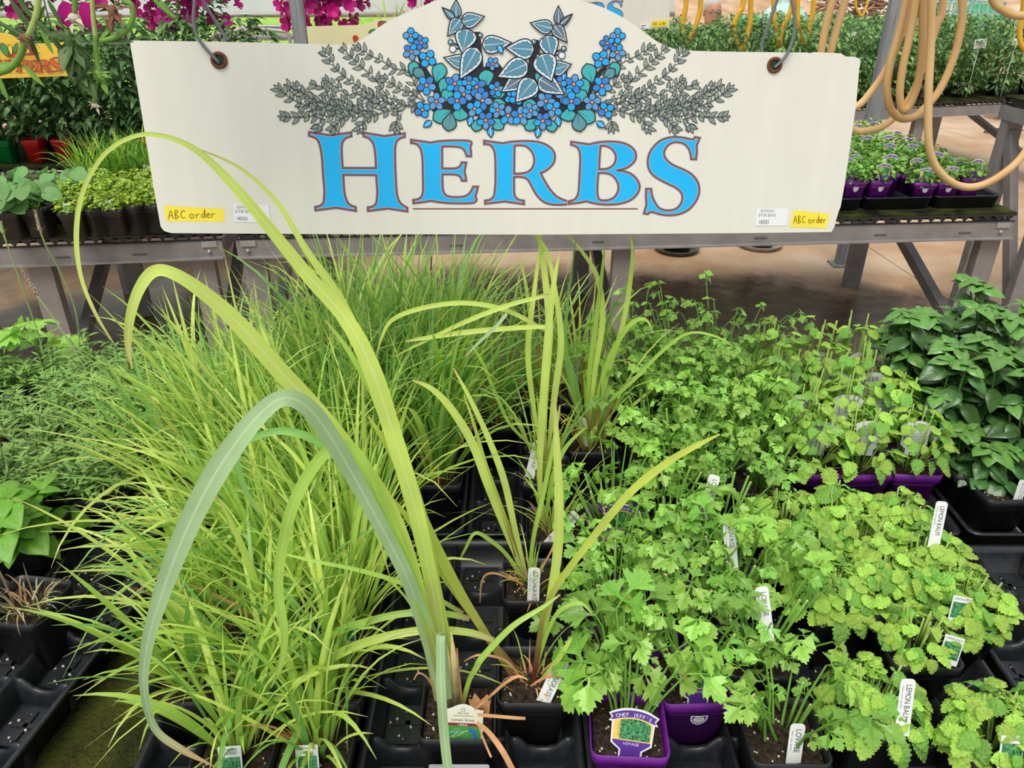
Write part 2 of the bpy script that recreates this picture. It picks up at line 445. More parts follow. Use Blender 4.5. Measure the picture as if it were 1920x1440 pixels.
# ================================================================ benches
MOSS = mat('mossy_mat', (15, 16, 15), 0.95, 0, 9, 0.15, col2=(70, 74, 28), bump=1.0, bscale=120)
def bench(label, A, B, width, legs, top=0.76, rail=0.066, deck_mat=MOSS, feet=True):
    """A, B front left and front right corner on plan; legs as fractions along the front"""
    A = Vector((A[0], A[1], 0)); B = Vector((B[0], B[1], 0)); L_ = (B - A).length
    rz = math.atan2(B.y - A.y, B.x - A.x)
    t = thing('display_bench', label, 'bench', A, rz, 'greenhouse display benches')
    mb = MB(); mb.box((L_ / 2, width / 2, top - 0.004), (L_, width, 0.008)); mb.build('mat', deck_mat, t, False)
    for y, nm in ((0.0, 'front_rail'), (width, 'back_rail')):
        mb = MB(); s = 1 if y == 0 else -1
        mb.box((L_ / 2, y, top - 0.045 - rail / 2), (L_, 0.006, rail))
        mb.box((L_ / 2, y - s * 0.012, top - 0.045 - rail), (L_, 0.03, 0.006))
        mb.box((L_ / 2, y + s * 0.012, top - 0.045), (L_, 0.03, 0.005))
        mb.build(nm, STEEL, t, False)
    for x in (0.003, L_ - 0.003):
        mb = MB(); mb.box((x, width / 2, top - 0.045 - rail / 2), (0.006, width, rail)); mb.build('end_rail', STEEL, t, False)
    # plastic deck: edge strips with triangular webs between
    mb = MB()
    for y in (0.004, width - 0.004):
        mb.box((L_ / 2, y, top - 0.011), (L_, 0.012, 0.007)); mb.box((L_ / 2, y, top - 0.040), (L_, 0.012, 0.007))
        n = int(L_ / 0.05)
        for k in range(n):
            x = (k + 0.5) * L_ / n
            mb.add([Vector((x - 0.02, y, top - 0.014)), Vector((x + 0.02, y, top - 0.014)), Vector((x, y, top - 0.038)),
                    Vector((x - 0.02, y + 0.01, top - 0.014)), Vector((x + 0.02, y + 0.01, top - 0.014)), Vector((x, y + 0.01, top - 0.038))],
                   [(0, 1, 2), (5, 4, 3), (0, 3, 4, 1), (1, 4, 5, 2), (2, 5, 3, 0)])
    mb.box((L_ / 2, width / 2, top - 0.026), (L_ - 0.02, width - 0.12, 0.03))
    mb.build('plastic_deck', BLK, t, False)
    mbl = MB(); h = top - 0.045 - rail * 0.3
    mbl.box((0, 0, h / 2), (0.09, 0.05, h)); leg = mbl.mesh('leg', STEEL, False)
    for f in legs:
        for y in (0.05, width - 0.05):
            link('leg', leg, t, Matrix.Translation((f * L_, y, 0)))
        mb = MB(); p, q = Vector((f * L_, 0.06, 0.14)), Vector((f * L_, width - 0.06, h - 0.1))
        d = q - p; mb.box((p + q) / 2, (0.045, d.length, 0.05), Matrix.Rotation(math.atan2(d.z, d.y), 3, 'X')); mb.build('brace', STEEL, t, False)
    for x in (0.05, L_ - 0.05):
        mb = MB(); mb.box((x, -0.006, top - 0.055), (0.06, 0.006, 0.022)); mb.build('corner_plate', STEELD, t, False)
        mb = MB(); mb.ball((x - 0.005, -0.006, top - 0.085), 0.009); mb.build('bolt', STEELD, t)
    return t, L_
# near bench carrying the herbs
front_bench, _ = bench('near bench under the herb trays, mossy black mat on top', (-1.75, 0.28), (1.75, 0.28), 1.44, (0.06, 0.5, 0.94), top=0.70)
# middle benches behind the sign (left one and right one meet at the grey joint)
def on_line(px, py, z): p = at_z(px, py, z); return (p.x, p.y)
P_L0, P_L1 = on_line(-420, 462, 0.76), on_line(412, 432, 0.76)
P_R0, P_R1 = on_line(438, 432, 0.76), on_line(1908, 398, 0.76)
bench_ml, LML = bench('grey steel bench on the left holding squash and moss pots', P_L0, P_L1, 1.05, (0.05, 0.55, 0.94))
bench_mr, LMR = bench('long grey steel bench behind the sign holding purple pots', P_R0, P_R1, 1.15, (0.016, 0.485, 0.982))
p = on_line(-250, 318, 0.76); q = on_line(590, 298, 0.76)
bench_fl, LFL = bench('far left bench holding pepper plants in coloured pots', p, q, 1.2, (0.04, 0.5, 0.96))
p = on_line(1205, 214, 0.76); q = on_line(2050, 178, 0.76)
bench_fr, LFR = bench('far right bench holding tall tomato and pepper plants', p, q, 1.5, (0.05, 0.60, 0.95))
p = on_line(1870, 208, 0.76); q = on_line(2150, 190, 0.76)
bench_e, LE = bench('short bench at the right picture edge beyond the hose', (2.52, 3.6), (3.5, 3.68), 0.5, (0.05, 0.95), top=1.13)
bench_fm, LFM = bench('far middle bench of pepper plants half hidden by the sign', (-0.95, 5.45), (0.70, 5.58), 0.95, (0.05, 0.5, 0.95))
print('bench corners', P_L0, P_L1, P_R0, P_R1, bench_fl.location, bench_fr.location, LFL, LFR)

# small dark maker's stamps on the front rails
for b_, fr_ in ((bench_mr, (0.06, 0.27, 0.45, 0.66, 0.82, 0.935)), (bench_ml, (0.62, 0.8))):
    L_ = LMR if b_ is bench_mr else LML
    for f_ in fr_:
        mb = MB()
        for k in range(7): mb.box((f_ * L_ + (k - 3) * 0.0085, -0.0032, 0.76 - 0.045 - 0.042), (0.006, 0.0006, 0.011 if k % 3 else 0.009))
        mb.build('rail_stamp', mat('rail_stamp_ink', (74, 70, 69), 0.6), b_, False)
# posts
def post(px0, px1, Y, w, label, name='roof_post'):
    p = at_y(px0, 0, Y)
    mb = MB(); mb.box((0, 0, 1.6), (w, w * 0.6, 3.2))
    mb.box((0, 0, 0.006), (w * 1.7, w * 1.4, 0.012))
    o = mb.build(name, mat('weathered_grey_wood', (122, 124, 126), 0.8, 0, 12, 0.2, col2=(150, 152, 152), stretch=(6, 6, 0.4)), None, False)
    o.location = (p.x, Y, 0); return tag(o, label, 'post', 'weathered roof posts')
post(1685, 0, 4.75, 0.088, 'weathered grey post behind the tan hose coil')
post(555, 0, 4.55, 0.068, 'slim grey post behind the sign beside the fuchsia basket')
# sunken pots with saucers below the middle bench
for px, py, lab in ((1268, 470, 'black pot in a dark saucer on the floor, left of two'), (1423, 462, 'black pot in a clear saucer on the floor, right of two')):
    p = at_z(px, py, 0.0)
    t = thing('saucer_pot', lab, 'pot', p, 0, 'pots on the floor under the bench')
    mb = MB(); rg = [[Vector((r_ * math.cos(a * math.pi / 12), r_ * math.sin(a * math.pi / 12), z)) for a in range(24)] for r_, z in ((0.13, 0.002), (0.15, 0.03), (0.155, 0.035), (0.145, 0.034), (0.125, 0.008))]
    mb.rings(rg, 0, True, True); mb.build('saucer', mat('saucer_dark', (88, 90, 84), 0.35, 0.1, 12, 0.5) if px < 1300 else mat('saucer_clear', (176, 172, 164), 0.25, 0.1, 12, 0.6), t)
    mb = MB(); rg = [[Vector((r_ * math.cos(a * math.pi / 12), r_ * math.sin(a * math.pi / 12), z)) for a in range(24)] for r_, z in ((0.088, 0.012), (0.10, 0.2), (0.108, 0.205), (0.108, 0.225), (0.10, 0.225), (0.095, 0.19))]
    mb.rings(rg, 0, True, True); mb.build('pot', BLK2, t)
p = at_z(1598, 455, 0)
t = thing('concrete_footing', 'round pale concrete footing on the floor behind the bench', 'footing', p)
mb = MB(); mb.tube([(0, 0, 0), (0, 0, 0.3)], [0.06, 0.055], 16); mb.build('column', mat('pale_concrete', (196, 190, 178), 0.9, 0.1, 20), t)
mb = MB(); mb.tube([(0, 0, 0), (0, 0, 0.02)], [0.085, 0.07], 16); mb.build('foot', mat('pale_concrete', (196, 190, 178)), t)
p = at_z(1880, 215, 0)
# ================================================================ the hanging HERBS sign
def outline(pts, sc=1.0, ox=0.0, oy=0.0, n=4, closed=True):
    """points (x, y) on smooth runs, (x, y, 1) at corners -> dense list of picture points"""
    pts = [(p[0] / sc + ox, p[1] / sc + oy, len(p) > 2) for p in pts]
    if not any(p[2] for p in pts):
        return [p[:2] for p in spline([p[:2] for p in pts], n, closed)]
    k0 = next(i for i, p in enumerate(pts) if p[2])
    if closed: pts = pts[k0:] + pts[:k0] + [pts[k0]]
    out = []; run = [pts[0][:2]]
    for p in pts[1:]:
        run.append(p[:2])
        if p[2]:
            out += (run[:-1] if len(run) == 2 else spline(run, n)[:-1]); run = [p[:2]]
    if not closed: out += (spline(run, n) if len(run) > 2 else run)
    return out

class Board:
    """a flat sign: its own frame, and flat print laid on it in thin coats"""
    def __init__(s, root, mx, to_local):
        s.root, s.mx, s.loc, s.coat = root, mx, to_local, 0.0002
    def step(s): s.coat += 0.0000013; return s.coat
    def P(s, q, d=None):
        a, b = s.loc(q); return Vector((a, -(s.coat if d is None else d), b))
    def fill(s, mb, loops, mi=0):
        s.step(); ls = [[s.P(q) for q in l] for l in loops]
        tri = tessellate_polygon([[Vector((v.x, v.z, 0)) for v in l] for l in ls])
        vs = [v for l in ls for v in l]
        fs = []
        for a, b, c in tri:
            A, B, C = vs[a], vs[b], vs[c]
            cr = (B.x - A.x) * (C.z - A.z) - (B.z - A.z) * (C.x - A.x)
            fs.append((a, b, c) if cr > 0 else (a, c, b))
        mb.add(vs, fs, mi)
    def stroke(s, mb, pts, w, mi=0, closed=False, taper=False):
        s.step(); ls = [Vector(q[:2]) for q in pts]; n = len(ls)
        if n < 2: return
        vs = []
        for i in range(n):
            a = ls[i - 1] if (i > 0 or closed) else ls[i]; b = ls[i]; c = ls[(i + 1) % n] if (i < n - 1 or closed) else ls[i]
            t1 = (b - a).normalized() if (b - a).length > 1e-9 else None
            t2 = (c - b).normalized() if (c - b).length > 1e-9 else None
            t1 = t1 or t2 or Vector((1, 0)); t2 = t2 or t1
            n1, n2 = Vector((-t1.y, t1.x)), Vector((-t2.y, t2.x))
            m = n1 + n2; m = m.normalized() if m.length > 1e-6 else n1
            k = min(2.2, 1 / max(0.3, m.dot(n1))) * w / 2
            if taper: k *= 1 - 0.7 * i / (n - 1)
            vs += [s.P(b + m * k), s.P(b - m * k)]
        fs = [(2 * i, 2 * i + 1, 2 * ((i + 1) % n) + 1, 2 * ((i + 1) % n)) for i in range(n if closed else n - 1)]
        mb.add(vs, fs, mi)
    def part(s, mb, name, mats):
        return mb.build(name, mats, s.root, False)
    def plate(s, loop, thick, name, m):
        mb = MB(); f = [s.P(q, 0.0) for q in loop]; b = [Vector((v.x, thick, v.z)) for v in f]; n = len(f)
        tri = tessellate_polygon([[Vector((v.x, v.z, 0)) for v in f]])
        mb.add(f + b, [t for t in tri] + [(t[2] + n, t[1] + n, t[0] + n) for t in tri] + [(i, (i + 1) % n, (i + 1) % n + n, i + n) for i in range(n)])
        return mb.build(name, m, s.root, False)

def plane_frame(u, n, org):
    v = n.cross(u)
    mx = Matrix(((u.x, -n.x, v.x, org.x), (u.y, -n.y, v.y, org.y), (u.z, -n.z, v.z, org.z), (0, 0, 0, 1)))
    def loc(q):
        d = ray(q[0], q[1]); h = _O + d * ((org - _O).dot(n) / d.dot(n)) - org
        return h.dot(u), h.dot(v)
    return mx, loc

SU = Vector((0.99602, 0.08506, -0.02665)).normalized()
SN = Vector((0.08739, -0.99074, 0.10388)); SN = (SN - SU * SN.dot(SU)).normalized()
S_ORG = _O + ray(930, 437) * 1.28
smx, sloc = plane_frame(SU, SN, S_ORG)
sign = thing('hanging_sign', 'large cream sign reading HERBS with blue letters and a floral wreath', 'sign')
sign.matrix_world = smx
BD = Board(sign, smx, sloc)
CREAM = mat('cream_board', (229, 224, 211), 0.55, 0.02, 3, 0.3, stretch=(14, 14, 0.8))
BLUE = mat('letter_blue', (28, 182, 246), 0.5, 0.04, 8); BROWN = mat('letter_brown', (128, 84, 72), 0.6)
LILAC = mat('letter_keyline', (176, 184, 220), 0.6)
edge = outline([(243, 76, 1), (330, 77), (500, 80), (640, 84), (667, 80.5), (694, 63), (724, 42), (754, 27), (784, 15), (830, -4), (880, -17), (935, -22),
                (990, -20), (1045, -12), (1087, 0), (1129, 13.5), (1168, 33), (1204, 57), (1234, 79), (1263, 91), (1293, 95), (1405, 97.5, 1), (1513, 98.5, 1),
                (1521, 101, 1), (1532, 98, 1), (1577, 100, 1), (1586, 106, 1), (1600, 106, 1), (1613, 112), (1611, 130, 1), (1606, 190, 1), (1596, 262, 1), (1584, 345, 1),
                (1576, 388, 1), (1572, 398, 1), (1568, 412, 1), (1565, 424, 1), (1559, 435, 1), (1400, 437, 1), (1000, 440, 1), (600, 439, 1), (322, 437, 1), (308, 433), (301, 424, 1), (288, 352, 1), (266, 215, 1)], n=3)
BD.plate(edge, 0.012, 'board', CREAM)
LET = {
 'H': (8.471, 570, 235, [[(82,108,1),(420,160,1),(748,115,1),(752,175,1),(680,195),(620,250),(600,330),(598,450),(605,560),(612,678,1),(1145,680,1),(1140,560),(1130,440),(1110,320),(1075,250),(1020,200),(950,175,1),(948,118,1),(1275,172,1),(1598,128,1),(1598,185,1),(1530,205),(1470,260),(1448,350),(1445,480),(1450,700),(1460,900),(1470,1050),(1495,1170),(1545,1250),(1640,1310,1),(1640,1366,1),(1330,1320,1),(1018,1360,1),(1015,1305,1),(1090,1290),(1145,1240),(1160,1150),(1165,1020),(1155,900),(1150,790,1),(622,785,1),(628,880),(635,1000),(650,1110),(690,1220),(740,1270),(820,1300,1),(825,1358,1),(505,1308,1),(185,1350,1),(180,1298,1),(250,1280),(305,1235),(320,1150),(325,1020),(310,850),(298,680),(290,550),(270,400),(240,280),(190,205),(82,165,1)]]),
 'E': (9.6, 760, 250, [[(105,118,1),(455,168,1),(600,145),(800,132),(1000,130),(1130,135),(1180,155),(1190,190),(1168,232,1),(1180,330),(1182,412,1),(1105,412,1),(1085,350),(1050,290),(980,250),(850,235),(662,235,1),(662,632,1),(850,635),(940,620),(990,585),(1015,525,1),(1095,528,1),(1080,600),(1062,685,1),(1082,770),(1095,852,1),(1018,852,1),(1000,800),(950,755),(850,738),(665,740,1),(668,900),(675,1000),(700,1080),(760,1130),(850,1148),(980,1148),(1080,1130),(1150,1085),(1195,1020),(1220,962,1),(1305,962,1),(1285,1050),(1258,1140,1),(1278,1180),(1270,1220),(1220,1250),(1100,1260),(950,1260),(780,1255),(620,1240),(465,1215,1),(300,1240),(148,1258,1),(143,1200,1),(230,1185),(290,1140),(318,1060),(322,950),(318,800),(315,650),(312,500),(300,380),(275,280),(220,205),(160,180),(105,172,1)]]),
 'R': (9.6, 900, 250, [[(75,135,1),(415,180,1),(550,155),(750,140),(950,145),(1100,170),(1230,230),(1320,320),(1348,430),(1320,540),(1250,620),(1170,680),(1090,712,1),(1160,850),(1260,1010),(1370,1130),(1480,1190),(1590,1225,1),(1590,1275,1),(1450,1285),(1300,1280),(1180,1250),(1080,1180),(1000,1080),(940,970),(880,860),(830,810),(760,790),(680,782),(612,785,1),(612,950),(615,1070),(640,1150),(700,1195),(790,1215,1),(790,1275,1),(440,1225,1),(95,1268,1),(93,1212,1),(180,1195),(245,1140),(265,1050),(278,900),(280,700),(278,500),(265,350),(230,260),(170,205),(75,192,1)],
   [(620,220,1),(720,215),(820,230),(900,290),(955,370),(978,470),(965,570),(920,650),(850,700),(740,725),(612,728,1)]]),
 'B': (9.6, 1060, 250, [[(105,152,1),(430,200,1),(550,170),(700,152),(850,150),(1000,165),(1130,210),(1230,290),(1272,390),(1250,490),(1180,570),(1080,630),(930,668,1),(1080,690),(1210,750),(1300,850),(1335,950),(1310,1060),(1230,1160),(1110,1230),(950,1270),(780,1282),(620,1275),(480,1250),(380,1222,1),(240,1250),(60,1270,1),(60,1225,1),(150,1200),(210,1140),(240,1040),(250,900),(258,720),(268,550),(268,420),(250,310),(200,240),(105,205,1)],
   [(632,225,1),(700,225),(790,250),(870,320),(910,420),(890,530),(830,600),(740,640),(605,648,1),(615,450)],
   [(595,715,1),(720,715),(830,750),(910,830),(955,940),(945,1050),(890,1140),(800,1195),(680,1210),(610,1185),(580,1110),(575,950)]]),
 'S': (8.731, 1195, 245, [[(945,105,1),(1020,120,1),(970,240,1),(972,350),(960,468,1),(882,465,1),(868,370),(830,280),(760,215),(660,188),(570,198),(490,250),(440,340),(445,420),(500,500),(600,570),(760,640),(880,710),(970,810),(1010,930),(1000,1060),(940,1180),(840,1290),(700,1360),(540,1385),(380,1370),(260,1335),(205,1335),(170,1365,1),(108,1355,1),(150,1215,1),(142,1080),(145,955,1),(225,955,1),(240,1060),(280,1160),(350,1260),(440,1300),(540,1305),(640,1275),(710,1200),(738,1110),(720,1020),(640,940),(520,880),(380,810),(260,730),(190,630),(170,500),(200,370),(270,260),(370,170),(490,120),(620,105),(750,115),(870,140),(915,140)]]),
 'P': (9.6, 0, 0, [[(75,135,1),(415,180,1),(550,155),(750,140),(950,145),(1100,170),(1230,230),(1320,320),(1348,430),(1320,540),(1250,640),(1130,720),(960,770),(780,790),(612,785,1),(612,950),(615,1070),(640,1150),(700,1195),(790,1215,1),(790,1275,1),(440,1225,1),(95,1268,1),(93,1212,1),(180,1195),(245,1140),(265,1050),(278,900),(280,700),(278,500),(265,350),(230,260),(170,205),(75,192,1)],
   [(620,220,1),(720,215),(820,230),(900,290),(955,370),(978,470),(965,570),(920,650),(850,700),(740,725),(612,728,1)]]),
}
LET = {k: [outline(l, s_, x_, y_) for l in ls] for k, (s_, x_, y_, ls) in LET.items()}
def letter(bd, loops, w, mats=(BLUE, LILAC, BROWN)):
    mb = MB(); bd.fill(mb, loops, 0)
    for l in loops: bd.stroke(mb, l, w * 1.45, 1, True)
    for l in loops: bd.stroke(mb, l, w, 2, True)
    return bd.part(mb, 'letter', list(mats))
for ch in 'HERBS':
    letter(BD, LET[ch], 4.1)
mb = MB(); BD.stroke(mb, [(774, 391.5), (1196, 391.5)], 2.4); BD.part(mb, 'underline', BROWN)

# ---- wreath
PRINT = [mat('print_ink', (38, 37, 44), 0.7), mat('thyme_grey', (142, 154, 146), 0.6), mat('print_white', (240, 240, 240), 0.6), mat('petal_bright', (30, 172, 245), 0.55),
         mat('petal_mid', (58, 132, 214), 0.55), mat('petal_soft', (96, 160, 216), 0.55), mat('leaf_teal', (64, 178, 180), 0.55), mat('leaf_slate', (88, 142, 164), 0.55),
         mat('leaf_rim', (216, 228, 240), 0.55), mat('leaf_dark_slate', (96, 120, 138), 0.55), mat('eye_orange', (236, 150, 112), 0.55), mat('leaf_greyteal', (92, 150, 160), 0.55), mat('thyme_pale', (160, 170, 150), 0.6)]
INKI, THY, WHI, PB, PM, PS, TEAL, SLATE, RIM, DSL, EYE, GTEAL, THP = range(13)
def circ(c, rx, ry, rot=0, n=14):
    return [(c[0] + rx * math.cos(a) * math.cos(rot) - ry * math.sin(a) * math.sin(rot), c[1] + rx * math.cos(a) * math.sin(rot) + ry * math.sin(a) * math.cos(rot)) for a in [2 * math.pi * k / n for k in range(n)]]
def leaf2(b, t, w, kind='oval', n=9):
    """outline of a printed leaf from base b to tip t"""
    b = Vector(b); t = Vector(t); d = t - b; nn = Vector((-d.y, d.x)).normalized()
    L1, L2 = [], []
    for i in range(n + 1):
        q = i / n
        if kind == 'round': h = math.sin(math.pi * q ** 1.5) ** 0.75 if q < 1 else 0
        elif kind == 'heart': h = math.sin(math.pi * q ** 0.62) * (1 - 0.15 * q)
        else: h = math.sin(math.pi * q ** 0.85)
        p = b + d * q
        L1.append(tuple(p + nn * (h * w / 2))); L2.append(tuple(p - nn * (h * w / 2)))
    return L1 + L2[::-1][1:-1]
def inset(b, t, k0, k1):
    b = Vector(b); t = Vector(t); return tuple(b.lerp(t, k0)), tuple(b.lerp(t, k1))
def draw_leaf(mb, b, t, w, col, kind='oval', ow=1.8, vein=True):
    o = leaf2(b, t, w, kind)
    BD.fill(mb, [o], col); BD.stroke(mb, o, ow, INKI, True)
    if vein: BD.stroke(mb, [b, tuple(Vector(b).lerp(Vector(t), 0.62))], ow * 0.6, INKI, taper=True)
def draw_varieg(mb, b, t, w, dark=SLATE):
    o = leaf2(b, t, w, 'heart', 11); BD.fill(mb, [o], RIM); BD.stroke(mb, o, 2.4, INKI, True)
    b2, t2 = inset(b, t, 0.05, 0.86); i = leaf2(b2, t2, w * 0.74, 'heart', 11)
    c = Vector(b).lerp(Vector(t), 0.4)
    i = [tuple(c + (Vector(q) - c) * (1.05 if k % 2 else 0.92)) for k, q in enumerate(i)]
    BD.fill(mb, [i], dark); BD.stroke(mb, i, 0.8, INKI, True)
    BD.stroke(mb, [inset(b, t, 0.08, 0.9)[0], inset(b, t, 0.08, 0.8)[1]], 1.3, WHI, taper=True)
def draw_flower(mb, c, r, rot, seed):
    rr = random.Random(seed); cols = [PB, PM, PS, PB, PM]
    BD.fill(mb, [circ(c, r * 0.75, r * 0.75)], INKI)
    for k in range(5 if seed % 3 else 4):
        n = 5 if seed % 3 else 4
        a = rot + 2 * math.pi * k / n; q = (c[0] + r * 0.60 * math.cos(a), c[1] + r * 0.60 * math.sin(a))
        o = circ(q, r * 0.44, r * (0.36 if n == 5 else 0.42), a)
        BD.fill(mb, [o], cols[(k + seed) % 5 if rr.random() < 0.5 else seed % 3]); BD.stroke(mb, o, 1.6, INKI, True)
        BD.stroke(mb, [c, (c[0] + r * 0.6 * math.cos(a), c[1] + r * 0.6 * math.sin(a))], 0.8, INKI, taper=True)
    BD.fill(mb, [circ(c, r * 0.26, r * 0.26, 0, 8)], INKI); BD.fill(mb, [circ(c, r * 0.17, r * 0.17, 0, 8)], EYE)
def draw_bud(mb, c, r, ang):
    d = (math.cos(ang), math.sin(ang)); o = leaf2((c[0] - d[0] * r, c[1] - d[1] * r), (c[0] + d[0] * r, c[1] + d[1] * r), r * 1.3)
    BD.fill(mb, [o], PB); BD.stroke(mb, o, 1.8, INKI, True); BD.stroke(mb, [(c[0] - d[0] * r, c[1] - d[1] * r), (c[0] + d[0] * r * 0.7, c[1] + d[1] * r * 0.7)], 0.9, WHI)
Z2 = lambda x, y: (x / 3.348 + 500, y / 3.348)
Z3 = lambda x, y: (x / 3.348 + 920, y / 3.348)
ident = lambda q: q
def mir(ax, dy=0.0): return lambda q: (2 * ax - q[0], q[1] + dy)
STEMS = [[(797,190),(782,168),(768,136),(752,131),(735,127),(715,113),(698,106),(676,93)],[(797,190),(760,197),(728,182),(706,152),(695,140),(676,124),(664,112),(648,97)],
         [(735,195),(712,183),(692,176),(668,160),(655,150),(638,137),(622,118),(613,103)],[(730,205),(705,193),(690,187),(668,176),(652,178),(638,168),(616,154)],
         [(720,208),(690,200),(655,196),(640,188),(620,178),(606,165),(593,160)],[(712,214),(680,205),(640,198),(610,190),(585,184),(565,174),(546,165)],
         [(700,212),(660,206),(630,200),(600,192),(575,180),(560,166)],[(690,214),(650,210),(610,206),(580,198),(560,192),(540,180),(527,170)],
         [(705,216),(670,218),(640,217),(610,218),(580,218),(556,220),(536,219)],[(760,197),(740,205),(715,212),(690,222),(678,238)],[(660,214),(640,224),(627,238)],
         [(620,214),(604,224),(598,234)],[(760,200),(748,212),(743,232)],[(797,190),(775,178),(745,163),(725,150)],[(797,190),(770,200),(750,196),(720,190),(700,180)],[(640,205),(620,198),(600,204),(575,208)]]
def draw_thyme(mb, f):
    rr = random.Random(11)
    for si, st in enumerate(STEMS):
        pts = spline(st, 4); BD.stroke(mb, [f(q) for q in pts], 2.6, INKI); BD.stroke(mb, [f(q) for q in pts], 0.9, THP)
        acc = 0; side = 1
        for i in range(1, len(pts)):
            a, b = Vector(pts[i - 1]), Vector(pts[i]); acc += (b - a).length
            last = i == len(pts) - 1
            if acc > 13.5 or last:
                acc = 0; side = -side; d = (b - a).normalized(); base_a = math.atan2(d.y, d.x)
                for off in ((side * 0.75, -side * 0.8) if not last else (0.0, 0.6, -0.6)):
                    L = rr.uniform(13, 20); an = base_a + off * rr.uniform(0.8, 1.15)
                    t = (b.x + L * math.cos(an), b.y + L * math.sin(an))
                    draw_leaf(mb, f(tuple(b)), f(t), rr.uniform(6.0, 8.0), THY if rr.random() < 0.75 else THP, 'oval', 1.25)
                if rr.random() < 0.32:
                    c = f((b.x + rr.uniform(-2, 2), b.y + rr.uniform(-2, 2)))
                    star = [(c[0] + (3.3 if k % 2 == 0 else 1.5) * math.cos(k * math.pi / 5), c[1] + (3.3 if k % 2 == 0 else 1.5) * math.sin(k * math.pi / 5)) for k in range(10)]
                    BD.stroke(mb, star, 1.4, INKI, True); BD.fill(mb, [star], WHI)
ART0 = BD.coat
for f in (ident, mir(945)):
    BD.coat = ART0; mb = MB(); draw_thyme(mb, f); BD.part(mb, 'thyme_print', PRINT)
VAR = [((1187,112),(1190,-2),62),((1180,118),(1102,48),42),((1218,118),(1136,226),82),((1226,140),(1366,104),92),((1262,182),(1226,334),128),((1262,402),(1112,362),88),((1322,300),(1212,500),122)]
mb = MB()
dark_blob = [Z2(*q) for q in [(930,380),(1000,420),(1060,520),(1180,500),(1240,420),(1290,200),(1340,200),(1360,420),(1460,400),(1520,480),(1640,420)]] + [Z3(*q) for q in [(260,250),(300,250),(320,420),(480,430),(480,520),(600,520),(690,430),(740,400),(640,540),(620,690),(540,700),(430,720),(300,740),(200,740),(60,740)]] + [Z2(*q) for q in [(1560,740),(1400,740),(1250,720),(1150,690),(1040,700),(1030,640),(1060,600)]]
BD.fill(mb, [dark_blob], INKI)
for f in (Z2, lambda x, y: mir(951, 12)(Z2(x, y))):
    BD.stroke(mb, [f(1200, 130), f(1270, 380), f(1290, 520)], 9, INKI)
    for x, y, r in ((1155, 265, 4.2), (1168, 308, 5.6), (1342, 222, 3.6)):
        c = f(x, y); BD.stroke(mb, [c, f(1240, 300)], 3, INKI); BD.fill(mb, [circ(c, r + 1.6, r + 1.6)], INKI); BD.fill(mb, [circ(c, r, r)], GTEAL if x != 1168 else RIM); BD.fill(mb, [circ((c[0] - 1, c[1] - 1), r * 0.4, r * 0.4)], WHI)
BD.part(mb, 'stem_print', PRINT)
TEALS = [((1060,525),(1100,396),82,TEAL),((905,480),(935,385),62,TEAL),((1000,500),(925,430),56,GTEAL),((1095,600),(1125,486),62,TEAL),((1180,650),(1105,566),70,TEAL),((1214,668),(1212,758),92,TEAL),((1168,690),(1045,752),82,TEAL),((1160,700),(1138,822),78,GTEAL),
         ((1390,545),(1370,436),84,TEAL),((1398,604),(1500,572),58,TEAL),((1385,692),(1500,644),80,TEAL),((1332,738),(1308,824),60,TEAL),((1405,738),(1484,808),66,TEAL)]
FLS = [(905,222,42),(970,268,42),(908,325,47),(1010,368,50),(1003,535,54),(1065,638,50),(978,688,46),(1180,525,54),(1238,592,50),(1195,632,52),(1318,545,54),(1355,630,54),(1305,682,47),(1375,755,50),(1515,725,54),(1540,610,42),(1440,560,44),(1450,690,46),(1270,520,40)]
for side, f in ((0, Z2), (1, lambda x, y: mir(964, 1.0)(Z2(x, y)))):
    mb = MB()
    BD.stroke(mb, [f(930, 250), f(960, 380), f(1060, 520), f(1150, 640)], 4, INKI); BD.stroke(mb, [f(1240, 640), f(1300, 560), f(1400, 470)], 4, INKI)
    for b, t, w, c in TEALS: draw_leaf(mb, f(*b), f(*t), w / 2.9, c, 'round', 2.2)
    BD.part(mb, 'teal_leaf_print', PRINT)
    mb = MB()
    for x, y, a in ((1010, 778, 2.5), (1278, 760, 1.8), (1405, 830, 1.45), (1245, 470, -1.6)):
        draw_bud(mb, f(x, y), 9.5, a if side == 0 else math.pi - a)
    for k, (x, y, r) in enumerate(FLS): draw_flower(mb, f(x, y), r / 3.348 * 1.12, k * 0.7, k)
    BD.part(mb, 'flower_print', PRINT)
mb = MB()
for b, t, w in VAR: draw_varieg(mb, Z2(*b), Z2(*t), w / 3.0)
for b, t, w in VAR: g = mir(951, 12); draw_varieg(mb, g(Z2(*b)), g(Z2(*t)), w / 3.348, DSL if w < 90 else SLATE)
draw_varieg(mb, Z2(1352, 285), Z2(1536, 268), 36, SLATE); draw_flower(mb, Z2(1418, 400), 12.5, 0.4, 2); draw_bud(mb, Z2(1466, 310), 9, 1.2)
for b, t, w, c in [((272,312),(92,300),36,SLATE),((216,478),(66,578),30,DSL),((300,492),(462,594),33,DSL),((232,398),(40,484),37,SLATE),((382,440),(504,404),27,SLATE),((318,338),(382,514),42,SLATE),((275,500),(155,644),37,SLATE)]:
    draw_varieg(mb, Z3(*b), Z3(*t), w * 1.12, c)
BD.part(mb, 'variegated_leaf_print', PRINT)

